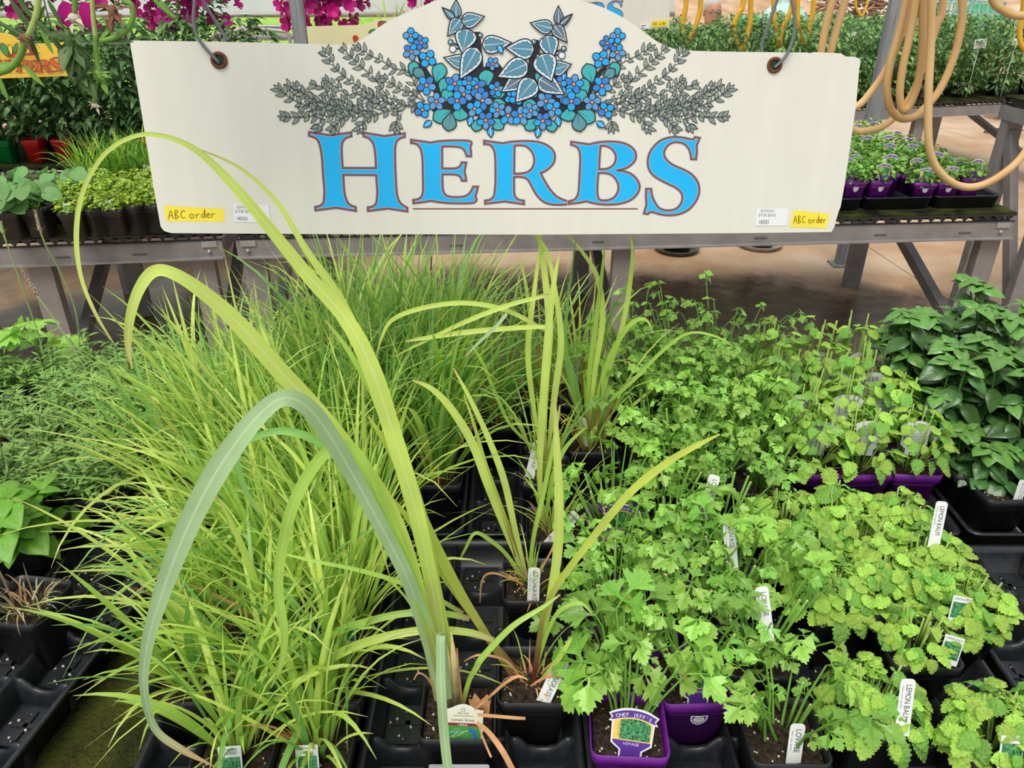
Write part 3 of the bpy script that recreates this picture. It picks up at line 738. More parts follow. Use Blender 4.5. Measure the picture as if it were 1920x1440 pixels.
# ---- stickers
BD.coat = 0.0002
YEL = mat('yellow_note', (250, 228, 72), 0.6, 0.04, 20); PENC = mat('marker_olive', (150, 128, 20), 0.8)
STK = mat('sticker_white', (238, 236, 238), 0.5)
def frame_on(bd, c, q):
    """unit directions on the board at picture point c with reading direction towards q"""
    a, b = bd.P(c), bd.P(q); ux = (b - a).normalized(); uy = Vector((-ux.z, 0, ux.x)); return ux, uy
ABC_STROKES = [[(0,0),(.25,1),(.5,0)],[(.08,.4),(.42,.42)],[(.72,0),(.72,1),(1.0,.85),(.75,.5),(1.05,.25),(.72,0)],[(1.75,.85),(1.5,.95),(1.3,.5),(1.45,.1),(1.75,.15)],
   [(2.5,.5),(2.25,.4),(2.3,.1),(2.55,.05),(2.65,.35),(2.5,.5)],[(2.9,.5),(2.92,0)],[(2.92,.3),(3.2,.5)],[(3.7,.5),(3.45,.4),(3.5,.1),(3.72,.2),(3.8,1.05),(3.82,0)],[(4.0,.3),(4.3,.35),(4.2,.55),(4.0,.35),(4.1,.05),(4.35,.1)],[(4.5,.5),(4.55,0)],[(4.55,.35),(4.85,.5)]]
def note(bd, quad, txt_org, txt_x, h, name='yellow_note'):
    mb = MB(); bd.fill(mb, [quad], 0); bd.coat += 0.0002
    o = Vector(txt_org); ex = (Vector(txt_x) - o) / 4.9; ey = Vector((ex.y, -ex.x)).normalized() * h
    for st in ABC_STROKES: bd.stroke(mb, [tuple(o + ex * q[0] + ey * q[1]) for q in spline(st, 3)], h * 0.11, 1)
    bd.part(mb, name, [YEL, PENC])
note(BD, [(307, 385), (337, 387), (420, 391), (421, 416), (312, 415)], (316, 411), (404, 408), 16)
note(BD, [(1488, 394), (1555, 401), (1549, 428), (1481, 426)], (1488, 419), (1549, 418), 14)
def price(bd, quad, lines, name='price_sticker'):
    mb = MB(); bd.fill(mb, [outline([q + (1,) if k % 2 == 0 else q for k, q in enumerate(quad)], n=2)], 0); bd.step()
    for s, x, y, x2, h in lines:
        ux, uy = frame_on(bd, (x, y), (x2, y)); wd = (bd.P((x2, y)) - bd.P((x, y))).length
        text(mb, s, bd.P((x, y)), ux, uy, h * 0.00088, 1, width=wd)
    bd.part(mb, name, [STK, INK])
price(BD, [(437, 388), (439, 383), (502, 384), (504, 387), (507, 413), (504, 417), (441, 416), (439, 414)], [('$3.49 EACH', 445, 391, 471, 5.5), ('10 FOR $34.00', 442, 399, 475, 5.5), ('HERBS', 445, 413, 465, 6.5)])
price(BD, [(1418, 395), (1420, 391), (1475, 391), (1478, 395), (1474, 419), (1472, 423), (1417, 423), (1415, 421)], [('$3.49 EACH', 1426, 398, 1450, 5.5), ('10 FOR $34.00', 1422, 406, 1453, 5.5), ('HERBS', 1423, 420, 1441, 8)])
# ---- grommets and wires
RUST = mat('rusty_grommet', (110, 62, 36), 0.7, 0.35, 120, 0.4); WIRE = mat('grey_wire', (112, 114, 118), 0.5, 0, 1, 0.5)
for (gx, gy), fr, bk in (((411, 113), [(377, 77), (366, 45), (368, 0), (372, -60)], [(416, 74), (398, 35), (380, 0), (372, -60)]),
                         ((1452, 122), [(1468, 108), (1481, 80), (1486, 40), (1470, -60)], [(1437, 92), (1441, 60), (1458, 0), (1470, -60)])):
    c = BD.P((gx, gy), 0.0)
    mb = MB(); mb.tube([c + Vector((0.0098 * math.cos(a), -0.001, 0.0098 * math.sin(a))) for a in [2 * math.pi * k / 24 for k in range(25)]], 0.0028, 6, 0, False)
    mb.build('grommet', RUST, sign)
    mb = MB(); rg = [[c + Vector((r_ * math.cos(a * math.pi / 8), -0.0013, r_ * math.sin(a * math.pi / 8))) for a in range(16)] for r_ in (0.0001, 0.0095)]
    mb.rings(rg, 0, False, False); mb.build('grommet_hole', mat('hole_green', (40, 58, 40), 0.9), sign)
    inv = smx.inverted()
    mb = MB(); up_ = [BD.P(q, 0.006 + 0.001 * k) for k, q in enumerate(fr)]
    mb.tube([Vector(q) for q in spline([tuple(c + Vector((0, -0.002, -0.004)))] + [tuple(q) for q in up_], 5)], 0.0024, 8)
    mb.build('hanger_wire', WIRE, sign)
    mb = MB(); up_ = [BD.P(q, -0.02 + 0.009 * k) for k, q in enumerate(bk)]
    mb.tube([Vector(q) for q in spline([tuple(c + Vector((0, 0.014, -0.004)))] + [tuple(q) for q in up_], 5)], 0.0024, 8)
    mb.build('hanger_wire', WIRE, sign)
# ================================================================ leaves, grass, tags, pots, trays
LGY = mat('lemongrass_yellow_green', (212, 232, 104), 0.42, 0.10, 14, 0.55, transl=0.35, brange=0.12, base=(190, 176, 112), tip=(196, 176, 100), rib=(234, 242, 176))
LGM = mat('lemongrass_mid_green', (176, 214, 86), 0.42, 0.10, 14, 0.55, transl=0.35, brange=0.12, base=(160, 132, 84), tip=(170, 180, 90), rib=(206, 228, 140))
LGD = mat('lemongrass_deep_green', (128, 182, 84), 0.42, 0.10, 14, 0.55, transl=0.3, brange=0.14, base=(126, 92, 66), tip=(140, 160, 80), rib=(164, 204, 128))
LGO = mat('lemongrass_dry', (214, 160, 112), 0.7, 0.2, 30, 0.2, transl=0.2)
LGR = mat('lemongrass_red_stalk', (192, 206, 88), 0.5, 0.1, 20, 0.3, transl=0.3, base=(118, 56, 52), brange=0.45)
LGSILV = mat('lemongrass_blue_green', (164, 194, 138), 0.45, 0.08, 20, 0.4, transl=0.25, tip=(190, 130, 80), rib=(214, 230, 196))
GRASS = [LGY, LGM, LGD, LGO]
LOV = mat('lovage_leaf', (158, 208, 88), 0.38, 0.12, 25, 0.6, transl=0.3, rnd=0.22)
LOVB = mat('lovage_leaf_deep', (136, 192, 80), 0.38, 0.12, 25, 0.6, transl=0.3, rnd=0.22)
LOVS = mat('lovage_stem', (112, 158, 62), 0.45, 0.12, 30, 0.4, transl=0.1)
CUT = mat('cut_stem_end', (198, 190, 130), 0.7)
BALM = mat('lemon_balm_leaf', (166, 212, 82), 0.38, 0.16, 6, 0.6, transl=0.2, rnd=0.24, bump=0.5, bscale=9)
BALMD = mat('lemon_balm_leaf_deep', (124, 184, 70), 0.38, 0.16, 6, 0.6, transl=0.2, rnd=0.24, bump=0.5, bscale=9)
BASIL = mat('basil_leaf', (70, 112, 56), 0.32, 0.14, 5, 0.6, transl=0.1, rnd=0.28, bump=0.15, bscale=6)
BASILN = mat('basil_leaf_young', (104, 154, 72), 0.32, 0.14, 5, 0.6, transl=0.15, rnd=0.15)
SAGE = mat('silver_leaf', (156, 178, 146), 0.6, 0.12, 25, 0.25, transl=0.2, rnd=0.15)
MARI = mat('marigold_leaf', (138, 178, 92), 0.45, 0.14, 25, 0.4, transl=0.25, rnd=0.15)
BROAD = mat('broad_leaf', (122, 178, 64), 0.4, 0.12, 20, 0.4, transl=0.3, rnd=0.15)

def leaf_mesh(name, half, m, fold=0.25, droop=0.25, wave=0.0, seed=0, petiole=0.0):
    """leaf along +X, length 1, from half-outline points (t, halfwidth)"""
    rr = random.Random(seed); mb = MB(); vs = []
    zc = lambda t: -droop * t * t
    for t, w in half:
        n = wave * (rr.random() - 0.5)
        vs += [Vector((t, w, zc(t) + fold * w + n)), Vector((t, 0, zc(t))), Vector((t, -w, zc(t) + fold * w - n * 0.7))]
    fs = []
    for i in range(len(half) - 1):
        for j in range(2):
            a = i * 3 + j; fs.append((a, a + 3, a + 4, a + 1))
    mb.add(vs, fs)
    if petiole: mb.tube([(-petiole, 0, -petiole * 0.5), (0, 0, 0)], 0.022, 4, 0, False)
    return mb.mesh(name, m)
def leaf5(name, half, m, fold, droop, cup, crink, seed, petiole=0.0):
    """five columns across, so the blade is cupped between the veins"""
    rr = random.Random(seed); mb = MB(); vs = []
    ph = rr.uniform(0, 6)
    for i, (t, w) in enumerate(half):
        z = -droop * t * t; c = crink * math.sin(i * 2.1 + ph); e = crink * (rr.random() - 0.5) * 1.6
        vs += [Vector((t - 0.05 * w, w, z + fold * w - cup * w * 0.8 + e)), Vector((t, w * 0.5, z + fold * w * 0.5 + cup * w * 0.55 + c)), Vector((t, 0, z)),
               Vector((t, -w * 0.5, z + fold * w * 0.5 + cup * w * 0.55 - c)), Vector((t - 0.05 * w, -w, z + fold * w - cup * w * 0.8 - e))]
    mb.add(vs, [(i * 5 + j, i * 5 + j + 5, i * 5 + j + 6, i * 5 + j + 1) for i in range(len(half) - 1) for j in range(4)])
    if petiole: mb.tube([(-petiole, 0, -petiole * 0.5), (0, 0, 0)], 0.022, 4, 0, False)
    return mb.mesh(name, m)
def add_leaf(mb, half, mx, fold, droop, rr, wave=0.0, mi=0):
    vs = []
    for t, w in half:
        n = wave * (rr.random() - 0.5); z = -droop * t * t
        vs += [mx @ Vector((t, w, z + fold * w + n)), mx @ Vector((t, 0, z)), mx @ Vector((t, -w, z + fold * w - n))]
    mb.add(vs, [(i * 3 + j, i * 3 + j + 3, i * 3 + j + 4, i * 3 + j + 1) for i in range(len(half) - 1) for j in range(2)], mi)
O_LOV = [(0,.015),(.22,.05),(.30,.13),(.40,.28),(.48,.40),(.60,.50),(.585,.41),(.69,.43),(.64,.31),(.62,.20),(.70,.25),(.81,.28),(.80,.19),(.92,.15),(.90,.08),(1,0)]
H_LOV = [(t, w) for t, w in O_LOV]
def add_lobed(mb, mx, fold, droop, rr, mi=0):
    for sg in (1, -1):
        o = [(t, w * sg) for t, w in O_LOV] + [(.8, 0), (.6, 0), (.4, 0), (.2, 0), (0, 0)]
        k = rr.uniform(-.1, .1)
        vs = [mx @ Vector((t, w, -droop * t * t + fold * abs(w) + k * w * t - 0.25 * abs(w) ** 2)) for t, w in o]
        tri = tessellate_polygon([[Vector((t, w, 0)) for t, w in o]])
        fs = []
        for a, b, c in tri:
            cr = (o[b][0] - o[a][0]) * (o[c][1] - o[a][1]) - (o[b][1] - o[a][1]) * (o[c][0] - o[a][0])
            fs.append((a, b, c) if cr > 0 else (a, c, b))
        mb.add(vs, fs, mi)
H_BALM = [(0,.04),(.02,.20),(.10,.38),(.14,.30),(.25,.46),(.30,.37),(.42,.48),(.47,.37),(.58,.43),(.63,.31),(.74,.34),(.79,.21),(.90,.19),(.94,.08),(1,0)]
H_BAS = [(0,.02),(.06,.14),(.18,.27),(.35,.36),(.52,.37),(.7,.29),(.85,.16),(.95,.06),(1,0)]
H_NAR = [(0,.01),(.2,.07),(.5,.11),(.8,.06),(1,0)]
H_ROU = [(0,.05),(.05,.3),(.25,.46),(.5,.5),(.75,.4),(.92,.2),(1,0)]
H_DIA = [(0,0.01),(.4,.24),(1,0)]
def trifoliate(name, m, seed):
    rr = random.Random(seed); mb = MB()
    for ang, s, x0 in ((0, 0.68, 0.32), (1.0, 0.58, 0.2), (-1.0, 0.58, 0.2)):
        a = ang + rr.uniform(-0.15, 0.15)
        mx = Matrix.Translation((x0, 0, 0)) @ Matrix.Rotation(a, 4, 'Z') @ Matrix.Rotation(rr.uniform(-0.1, 0.35), 4, 'Y') @ Matrix.Rotation(rr.uniform(-.3, .3), 4, 'X') @ Matrix.Scale(s, 4)
        add_lobed(mb, mx, rr.uniform(0.1, 0.4), rr.uniform(0.15, 0.5), rr)
    mb.tube([(0, 0, 0), (0.34, 0, 0)], 0.012, 4, 0, False)
    return mb.mesh(name, m)
ME_LOV = [trifoliate('leaf', LOV if k < 3 else LOVB, k) for k in range(5)]
ME_BALM = [leaf5('leaf', H_BALM, BALM if k < 4 else BALMD, 0.15 + 0.1 * (k % 3), 0.12 + 0.09 * k, 0.25, 0.035, k, 0.3) for k in range(6)]
ME_BAS = [leaf5('leaf', H_BAS, BASIL if k < 4 else BASILN, 0.2 + 0.12 * (k % 4), 0.3 + 0.2 * (k % 3), 0.35, 0.012, k, 0.15) for k in range(6)]
ME_BRO = [leaf5('leaf', H_BAS, BROAD, 0.3, 0.4 + 0.2 * k, 0.3, 0.02, k, 0.2) for k in range(2)]
ME_ROU = [leaf_mesh('leaf', H_ROU, mat('squash_leaf', (118, 166, 96), 0.5, 0.12, 12, 0.35, transl=0.3, rnd=0.2), 0.15, 0.4, 0.1, k, 0.3) for k in range(3)]
def leaf_mx(p, d, up, s, roll=0.0):
    x = d.normalized(); z = up - x * up.dot(x)
    z = z.normalized() if z.length > 1e-5 else x.orthogonal().normalized()
    if roll: z = Matrix.Rotation(roll, 3, x) @ z
    y = z.cross(x)
    return Matrix(((x.x * s, y.x * s, z.x * s, p.x), (x.y * s, y.y * s, z.y * s, p.y), (x.z * s, y.z * s, z.z * s, p.z), (0, 0, 0, 1)))
UPV = Vector((0, 0, 1))

def blade_pts(b, az, lean, L, droop, n, sway=0.0):
    pts = [b.copy()]; h = Vector((math.cos(az), math.sin(az), 0)); sd = Vector((-h.y, h.x, 0)); p = b.copy()
    for i in range(n):
        q = (i + 0.5) / n; a = lean + droop * q * q * 1.4
        p = p + (h * math.sin(a) + UPV * math.cos(a) + sd * sway * q) * (L / n); pts.append(p.copy())
    return pts
def blade_w(w, n): return [w * (0.55 + 0.45 * min(1, i / n * 4)) * (1 - (i / n) ** 3) + 0.0004 for i in range(n + 1)]
def tuft(root, rr, n, L, z0, rad=0.026, lean=(0, 0), mats=GRASS, wts=(4, 5, 3, 0.6), big=10, wmax=0.0094, droopmax=1.45, spread=0.32):
    """a clump of grass: the broad blades are parts, the fine ones one part"""
    fine = MB(); lx, ly = lean
    for k in range(n):
        a = rr.uniform(0, 6.283); r_ = rad * math.sqrt(rr.random())
        b = Vector((r_ * math.cos(a), r_ * math.sin(a), z0))
        hx, hy = math.cos(a) * abs(rr.gauss(0, spread)) + lx + rr.gauss(0, 0.08), math.sin(a) * abs(rr.gauss(0, spread)) + ly + rr.gauss(0, 0.08)
        az = math.atan2(hy, hx); ln = min(1.1, math.hypot(hx, hy))
        mi = rr.choices(range(len(mats)), wts)[0]
        l = L * rr.uniform(0.5, 1.08) * (0.5 if mi == 3 else 1)
        dr = rr.uniform(0.15, droopmax) * (0.5 + 0.5 * rr.random())
        if k < big:
            mb = MB(); wf = 1.35 if k < big * 0.4 else 1.0; pts = blade_pts(b, az, ln, l * 1.1, dr, 10, rr.uniform(-.15, .15)); sd = Vector((-math.sin(az), math.cos(az), 0)) + Vector((0, 0, rr.uniform(-.5, .5)))
            mb.ribbon(pts, blade_w(rr.uniform(0.75, 1.1) * wmax * wf, 10), sd, 0, 0.3)
            mb.build('blade', mats[mi if mi != 3 else 1], root)
        else:
            pts = blade_pts(b, az, ln, l, dr, 7, rr.uniform(-.15, .15)); sd = Vector((-math.sin(az), math.cos(az), 0)) + Vector((rr.uniform(-.6, .6), rr.uniform(-.6, .6), rr.uniform(-.6, .6)))
            fine.ribbon(pts, blade_w(rr.uniform(0.35, 0.8) * wmax, 7), sd, mi, 0, False)
    tag(fine.build('fine_blades', list(mats), root), kind='stuff')

# ---------------------------------------------------------------- pots
POT_H = 0.115
def pot_mesh(m, name='pot'):
    mb = MB(); rg = []
    for hx, z in ((0.035, 0.0), (0.0455, POT_H - 0.022), (0.049, POT_H - 0.021), (0.0505, POT_H), (0.0485, POT_H), (0.047, POT_H - 0.02), (0.0445, POT_H - 0.03)):
        rg.append(rounded_rect(hx, hx, 0.011, z, 3))
    mb.rings(rg, 0, True, False); return mb.mesh(name, m)
def soil_mesh(seed, perlite=22):
    rr = random.Random(seed); mb = MB(); n = 9; h = 0.0447
    vs = [Vector((h * (2 * i / (n - 1) - 1), h * (2 * j / (n - 1) - 1), POT_H - 0.017 + 0.004 * noise.noise(Vector((i * .9, j * .9, seed * 3))))) for j in range(n) for i in range(n)]
    mb.add(vs, [(j * n + i, j * n + i + 1, (j + 1) * n + i + 1, (j + 1) * n + i) for j in range(n - 1) for i in range(n - 1)])
    for k in range(perlite):
        mb.ball((rr.uniform(-.04, .04), rr.uniform(-.04, .04), POT_H - 0.015), rr.uniform(0.0009, 0.0021), 1, 5, 3)
    return mb.mesh('soil', [SOIL, PERL])
ME_POT = {'black': pot_mesh(BLK2), 'purple': pot_mesh(PURP), 'red': pot_mesh(mat('red_plastic', (196, 34, 28), 0.45, 0.1, 30)), 'green': pot_mesh(mat('green_plastic', (10, 128, 62), 0.45, 0.1, 30)),
          'orange': pot_mesh(mat('terracotta_plastic', (196, 92, 52), 0.6, 0.1, 30)), 'white': pot_mesh(mat('white_pot_plastic', (218, 214, 206), 0.5, 0.05, 30))}
ME_SOIL = [soil_mesh(k) for k in range(4)]
def potted(name, label, cat, x, y, z, colour, rr, group, rz=None, scale=1.0):
    t = thing(name, label, cat, (x, y, z), rr.uniform(-0.08, 0.08) if rz is None else rz, group)
    if scale != 1.0: t.scale = (scale,) * 3
    link('pot', ME_POT[colour], t); link('soil', rr.choice(ME_SOIL), t, Matrix.Rotation(rr.choice((0, 1.5708, 3.1416)), 4, 'Z'))
    return t

# ---------------------------------------------------------------- plant tags: flat print on plastic stakes, sizes in millimetres
class Kit(Board):
    def __init__(s):
        super().__init__(None, None, lambda q: (q[0] * 0.001, q[1] * 0.001)); s.parts = []; s.coat = 0.0001
    def step(s): s.coat += 0.00002; return s.coat
    def part(s, mb, name, mats): s.parts.append((name, mb.mesh(name, mats, False)))
    def plate(s, loop, thick, name, m):
        o = super().plate(loop, thick, name, m); s.parts.insert(0, (name, o.data)); bpy.data.objects.remove(o)
    def words(s, mb, txt, x, y, x2, h, mi=0, down=False, arc=0.0):
        s.step()
        if not txt: return
        if down: text(mb, txt, s.P((x, y)), Vector((0, 0, -1)), Vector((1, 0, 0)), h * 0.001, mi, width=(x2 - x) * 0.001 if x2 > x else None)
        else: text(mb, txt, s.P((x, y)), Vector((1, 0, 0)), Vector((0, 0, 1)), h * 0.001, mi, width=(x2 - x) * 0.001)
    def place(s, root, x, y, z, tilt=-0.25, yaw=0.0, lean=0.0, label=None):
        mx = Matrix.Translation((x, y, z)) @ Matrix.Rotation(yaw, 4, 'Z') @ Matrix.Rotation(tilt, 4, 'X') @ Matrix.Rotation(lean, 4, 'Y')
        base = link('plant_tag', s.parts[0][1], root, mx)
        if label: base['label'] = label
        for n_, me in s.parts[1:]: link(n_, me, base)
        return base
TAGW = mat('tag_white', (226, 228, 226), 0.4, 0.02, 40, 0.4)
PHOTO = mat('printed_green_photo', (14, 70, 44), 0.4, 0, 260, 0.4, col2=(96, 172, 112))
PHOTOB = mat('printed_dark_photo', (30, 44, 50), 0.4, 0, 300, 0.4, col2=(110, 140, 150))
TEXTG = mat('tag_text_grey', (70, 70, 72), 0.6); TPUR = mat('tag_purple', (92, 54, 146), 0.4); TYEL = mat('tag_yellow', (238, 200, 92), 0.45)
MARO = mat('tag_maroon', (140, 40, 36), 0.5); TCREAM = mat('tag_cream', (224, 222, 196), 0.45); TRED = mat('tag_red', (204, 60, 50), 0.5); TGRN = mat('tag_leaf_green', (60, 150, 70), 0.5); TBLUE = mat('tag_blue', (50, 110, 190), 0.5)
def stake_tag(word, w=19, h=72, small='Enjoy your garden'):
    k = Kit(); r_ = 5
    k.plate(outline([(-w/2, -6, 1), (w/2, -6, 1), (w/2, h - r_, 1), (w/2 - 1.5, h - 1.5), (w/2 - r_, h, 1), (-w/2 + r_, h, 1), (-w/2 + 1.5, h - 1.5), (-w/2, h - r_, 1)], n=3), 0.0009, 'plant_tag', TAGW)
    mb = MB(); k.words(mb, word, -1.5, h - 8, -1.5 + (48 if len(word) > 7 else 34), 7.2, 0, True); k.words(mb, small, -6.5, h - 10, -6.5 + 30, 2.0, 0, True)
    k.part(mb, 'tag_print', INK); return k
def photo_tag(head, w=28, h=40, pm=PHOTO):
    k = Kit(); k.plate([(-w/2, -4), (w/2, -4), (w/2, h), (-w/2, h)], 0.0007, 'plant_tag', TAGW)
    mb = MB(); ws = head.split()
    for i, s_ in enumerate(ws): k.words(mb, s_, -min(w * 0.4, len(s_) * 1.6), h - 6 - 5.2 * i, min(w * 0.4, len(s_) * 1.6), 3.4, 0)
    k.part(mb, 'tag_print', TEXTG)
    mb = MB(); y1 = h - 4 - 5.4 * len(ws); k.fill(mb, [[(-w/2 + 2, 4), (w/2 - 2, 4), (w/2 - 2, y1), (-w/2 + 2, y1)]]); k.part(mb, 'tag_photo', pm); return k
def chef_tag(word):
    k = Kit()
    shape = [(-15,-6,1),(15,-6,1),(15,8,1),(26,17,1),(27,47,1),(31,47,1),(27.5,52,1),(31.5,58,1),(17,65.5),(0,68),(-17,65.5),(-31.5,58,1),(-27.5,52,1),(-31,47,1),(-27,47,1),(-26,17,1),(-15,8,1)]
    k.plate(outline(shape, n=4), 0.0009, 'plant_tag', TAGW)
    mb = MB()
    k.fill(mb, [outline([(-12.5,-5,1),(12.5,-5,1),(12.5,9,1),(23.5,18,1),(24,22,1),(-24,22,1),(-23.5,18,1),(-12.5,9,1)])], 0)
    k.fill(mb, [outline([(-24,22,1),(24,22,1),(24.5,48,1),(14,53.5),(0,55.5),(-14,53.5),(-24.5,48,1)])], 1)
    k.fill(mb, [outline([(-16,23.5,1),(22.5,23.5,1),(22.5,47,1),(14,51.5),(0,53.5),(-16,51,1)])], 2)
    k.fill(mb, [outline([(-28.5,49,1),(-24,50,1),(-12,54),(0,55.5),(12,54),(24,50,1),(28.5,49,1),(26,53.5,1),(29,57.5,1),(15,63.5),(0,65.5),(-15,63.5),(-29,57.5,1),(-26,53.5,1)])], 0)
    k.words(mb, word, -9.5, 16.2, 9.5, 3.6, 3)
    k.words(mb, 'Culinary Herb', -18.4, 47, -18.4 + 20, 2.0, 0, True)
    s_ = "CHEF JEFF'S"; n = len(s_)
    for i, c in enumerate(s_):
        if c == ' ': continue
        x = -20 + 40 * i / (n - 1); a = -x / 95.0; y = 57.0 - x * x / 105.0
        k.step(); text(mb, c, k.P((x, y)), Vector((math.cos(a), 0, math.sin(a))), Vector((-math.sin(a), 0, math.cos(a))), 0.0050, 3, center=True)
    k.part(mb, 'tag_print', [TPUR, TYEL, PHOTO, TAGW]); return k
def gmo_label():
    k = Kit()
    mb = MB()
    k.fill(mb, [outline([(-12,11,1),(-7,11),(0,10),(7,11),(12,11,1),(11,0),(7,-7),(0,-11,1),(-7,-7),(-11,0)])], 0)
    k.fill(mb, [outline([(-10,9,1),(-7,9),(0,8),(7,9),(10,9,1),(9,0),(6,-5.5),(0,-9,1),(-6,-5.5),(-9,0)])], 1)
    k.fill(mb, [circ((0, 1.5), 7.6, 7.6)], 0)
    k.fill(mb, [leaf2((0, 4.6), (5, 8.2), 3)], 2); k.fill(mb, [leaf2((0, 4.6), (-4.5, 6.6), 2.4)], 2)
    k.words(mb, 'GMO', -5.6, -0.2, 5.6, 4.0, 3); k.words(mb, 'FREE', -5.0, -4.2, 5.0, 3.2, 2)
    k.part(mb, 'pot_label', [TAGW, TPUR, TGRN, TRED]); return k
def herb_photo_tag():
    k = Kit()
    k.plate(outline([(-26,-7,1),(26,-7,1),(26,40,1),(18,41),(8,46),(0,48),(-8,46),(-18,41),(-26,40,1)], n=4), 0.0009, 'plant_tag', TAGW)
    mb = MB()
    k.fill(mb, [outline([(-24,21,1),(24,21,1),(24,38.5,1),(17,39.5),(7,44),(0,46),(-7,44),(-17,39.5),(-24,38.5,1)], n=4)], 0)
    k.fill(mb, [[(-24,17),(24,17),(24,21.4),(-24,21.4)]], 1)
    k.fill(mb, [[(-24,-6),(24,-6),(24,17),(-24,17)]], 2)
    rr = random.Random(5)
    for i in range(26):
        x, y = rr.uniform(-24, 10), rr.uniform(-5, 8); k.stroke(mb, [(x, y), (x + 6, y + rr.uniform(2, 6)), (min(23, x + 14), min(16.5, y + rr.uniform(3, 9)))], rr.uniform(0.5, 1.4), rr.choice((3, 6, 7)), taper=True)
    k.stroke(mb, [(8, 13), (14, 10), (17, 3), (16, -4)], 5, 5)
    k.stroke(mb, circ((0, 40.5), 2.3, 2.3), 0.5, 5, True)
    k.words(mb, 'FULL SUN', -7, 34.5, 7, 2.2, 4); k.stroke(mb, [(-13, 32), (13, 32)], 0.5, 4); k.words(mb, 'Lemon Grass', -15, 24.5, 15, 3.6, 4); k.words(mb, 'HERB', -6, 17.9, 6, 2.6, 8)
    k.part(mb, 'tag_print', [TCREAM, MARO, TGRN, PHOTO, TEXTG, TBLUE, LGM, mat('tag_pale_green', (170, 206, 170), 0.5), TAGW]); return k
def pot_sticker():
    k = Kit(); mb = MB(); k.fill(mb, [outline([(-40,-11,1),(40,-11,1),(40,8,1),(39,10),(37,11,1),(-37,11,1),(-39,10),(-40,8,1)], n=2)], 0)
    k.words(mb, 'LARGE', -38, 5.5, -20, 4.2, 1); k.words(mb, 'LEMONGRASS', -38, -1, -6, 4.2, 1); k.words(mb, '$5', -36, -9, -28, 5, 1)
    k.stroke(mb, [(-10, -3), (32, -3)], 0.7, 1); k.part(mb, 'pot_sticker', [TAGW, TEXTG]); return k
T_LEM, T_LOV, T_BALM = stake_tag('LEMONGRASS'), stake_tag('LOVAGE'), stake_tag('LEMON BALM')
T_LGP, T_BALP, T_DARKP = photo_tag('LEMON GRASS'), photo_tag('LEMON-BALM', 30, 38), photo_tag('HERBS', 28, 44, PHOTOB)
T_CHEF, T_GMO, T_HERB, T_PRICE = chef_tag('LOVAGE'), gmo_label(), herb_photo_tag(), pot_sticker()
T_CHEFM = chef_tag('')
def back_tag():
    k = Kit()
    shape = [(-15,-6,1),(15,-6,1),(15,8,1),(26,17,1),(27,47,1),(31,47,1),(27.5,52,1),(31.5,58,1),(17,65.5),(0,68),(-17,65.5),(-31.5,58,1),(-27.5,52,1),(-31,47,1),(-27,47,1),(-26,17,1),(-15,8,1)]
    k.plate(outline(shape, n=4), 0.0009, 'plant_tag', TAGW)
    mb = MB()
    for i in range(16): k.stroke(mb, [(-16 + 2.1 * i, 47), (-16 + 2.1 * i, 58)], 0.5 + 0.3 * (i * 7 % 4), 0)
    for i in range(7): k.stroke(mb, [(-20, 42 - 3.4 * i), (20 - (i * 5 % 9), 42 - 3.4 * i)], 0.7, 0)
    k.part(mb, 'tag_print', TEXTG); return k
T_BACK = back_tag()

# ---------------------------------------------------------------- carrying trays, three by five pockets
TW, TL, TH_ = 0.308, 0.532, 0.058
def tray_meshes():
    mb = MB()
    rg = [rounded_rect(hx, hy, 0.02, z, 3) for hx, hy, z in ((TW/2 - .016, TL/2 - .016, 0), (TW/2 - .006, TL/2 - .006, TH_ - .006), (TW/2, TL/2, TH_ - .005), (TW/2, TL/2, TH_), (TW/2 - .008, TL/2 - .008, TH_), (TW/2 - .012, TL/2 - .012, TH_ - .012), (TW/2 - .020, TL/2 - .020, .008))]
    mb.rings(rg, 0, True, True); shell = mb.mesh('tray_shell', BLK)
    def ridge(L, hs, w):
        m_ = MB(); n = len(hs); rg_ = []
        for i, h in enumerate(hs):
            x = L * (i / (n - 1) - 0.5)
            rg_.append([Vector((x, y * w, z * h + 0.006)) for y, z in ((-1, 0), (-.75, .6), (-.4, .93), (0, 1), (.4, .93), (.75, .6), (1, 0))])
        vs = [v for r_ in rg_ for v in r_]; fs = []
        for i in range(n - 1):
            for k in range(6): fs.append((i * 7 + k, (i + 1) * 7 + k, (i + 1) * 7 + k + 1, i * 7 + k + 1))
        fs.append(tuple(range(7))); fs.append(tuple((n - 1) * 7 + k for k in range(6, -1, -1)))
        m_.add(vs, fs); return m_
    lr = ridge(TL - 0.03, [0.048] * 12, 0.009).mesh('long_ridge', BLK)
    cr = ridge(0.092, [.048, .047, .030, .026, .026, .030, .047, .048], 0.010).mesh('cross_ridge', BLK)
    m_ = MB()
    m_.box((0, 0, 0.011), (0.062, 0.066, 0.006)); m_.box((0, 0, 0.0155), (0.044, 0.007, 0.004)); m_.box((0, 0, 0.0155), (0.007, 0.05, 0.004))
    for k in range(7): m_.ball((R.uniform(-.03, .03), R.uniform(-.03, .03), 0.0155), R.uniform(0.001, 0.0026), 1, 5, 3)
    cf = m_.mesh('cell_floor', [BLK, PERL], False)
    return shell, lr, cr, cf
ME_TRAY = tray_meshes()
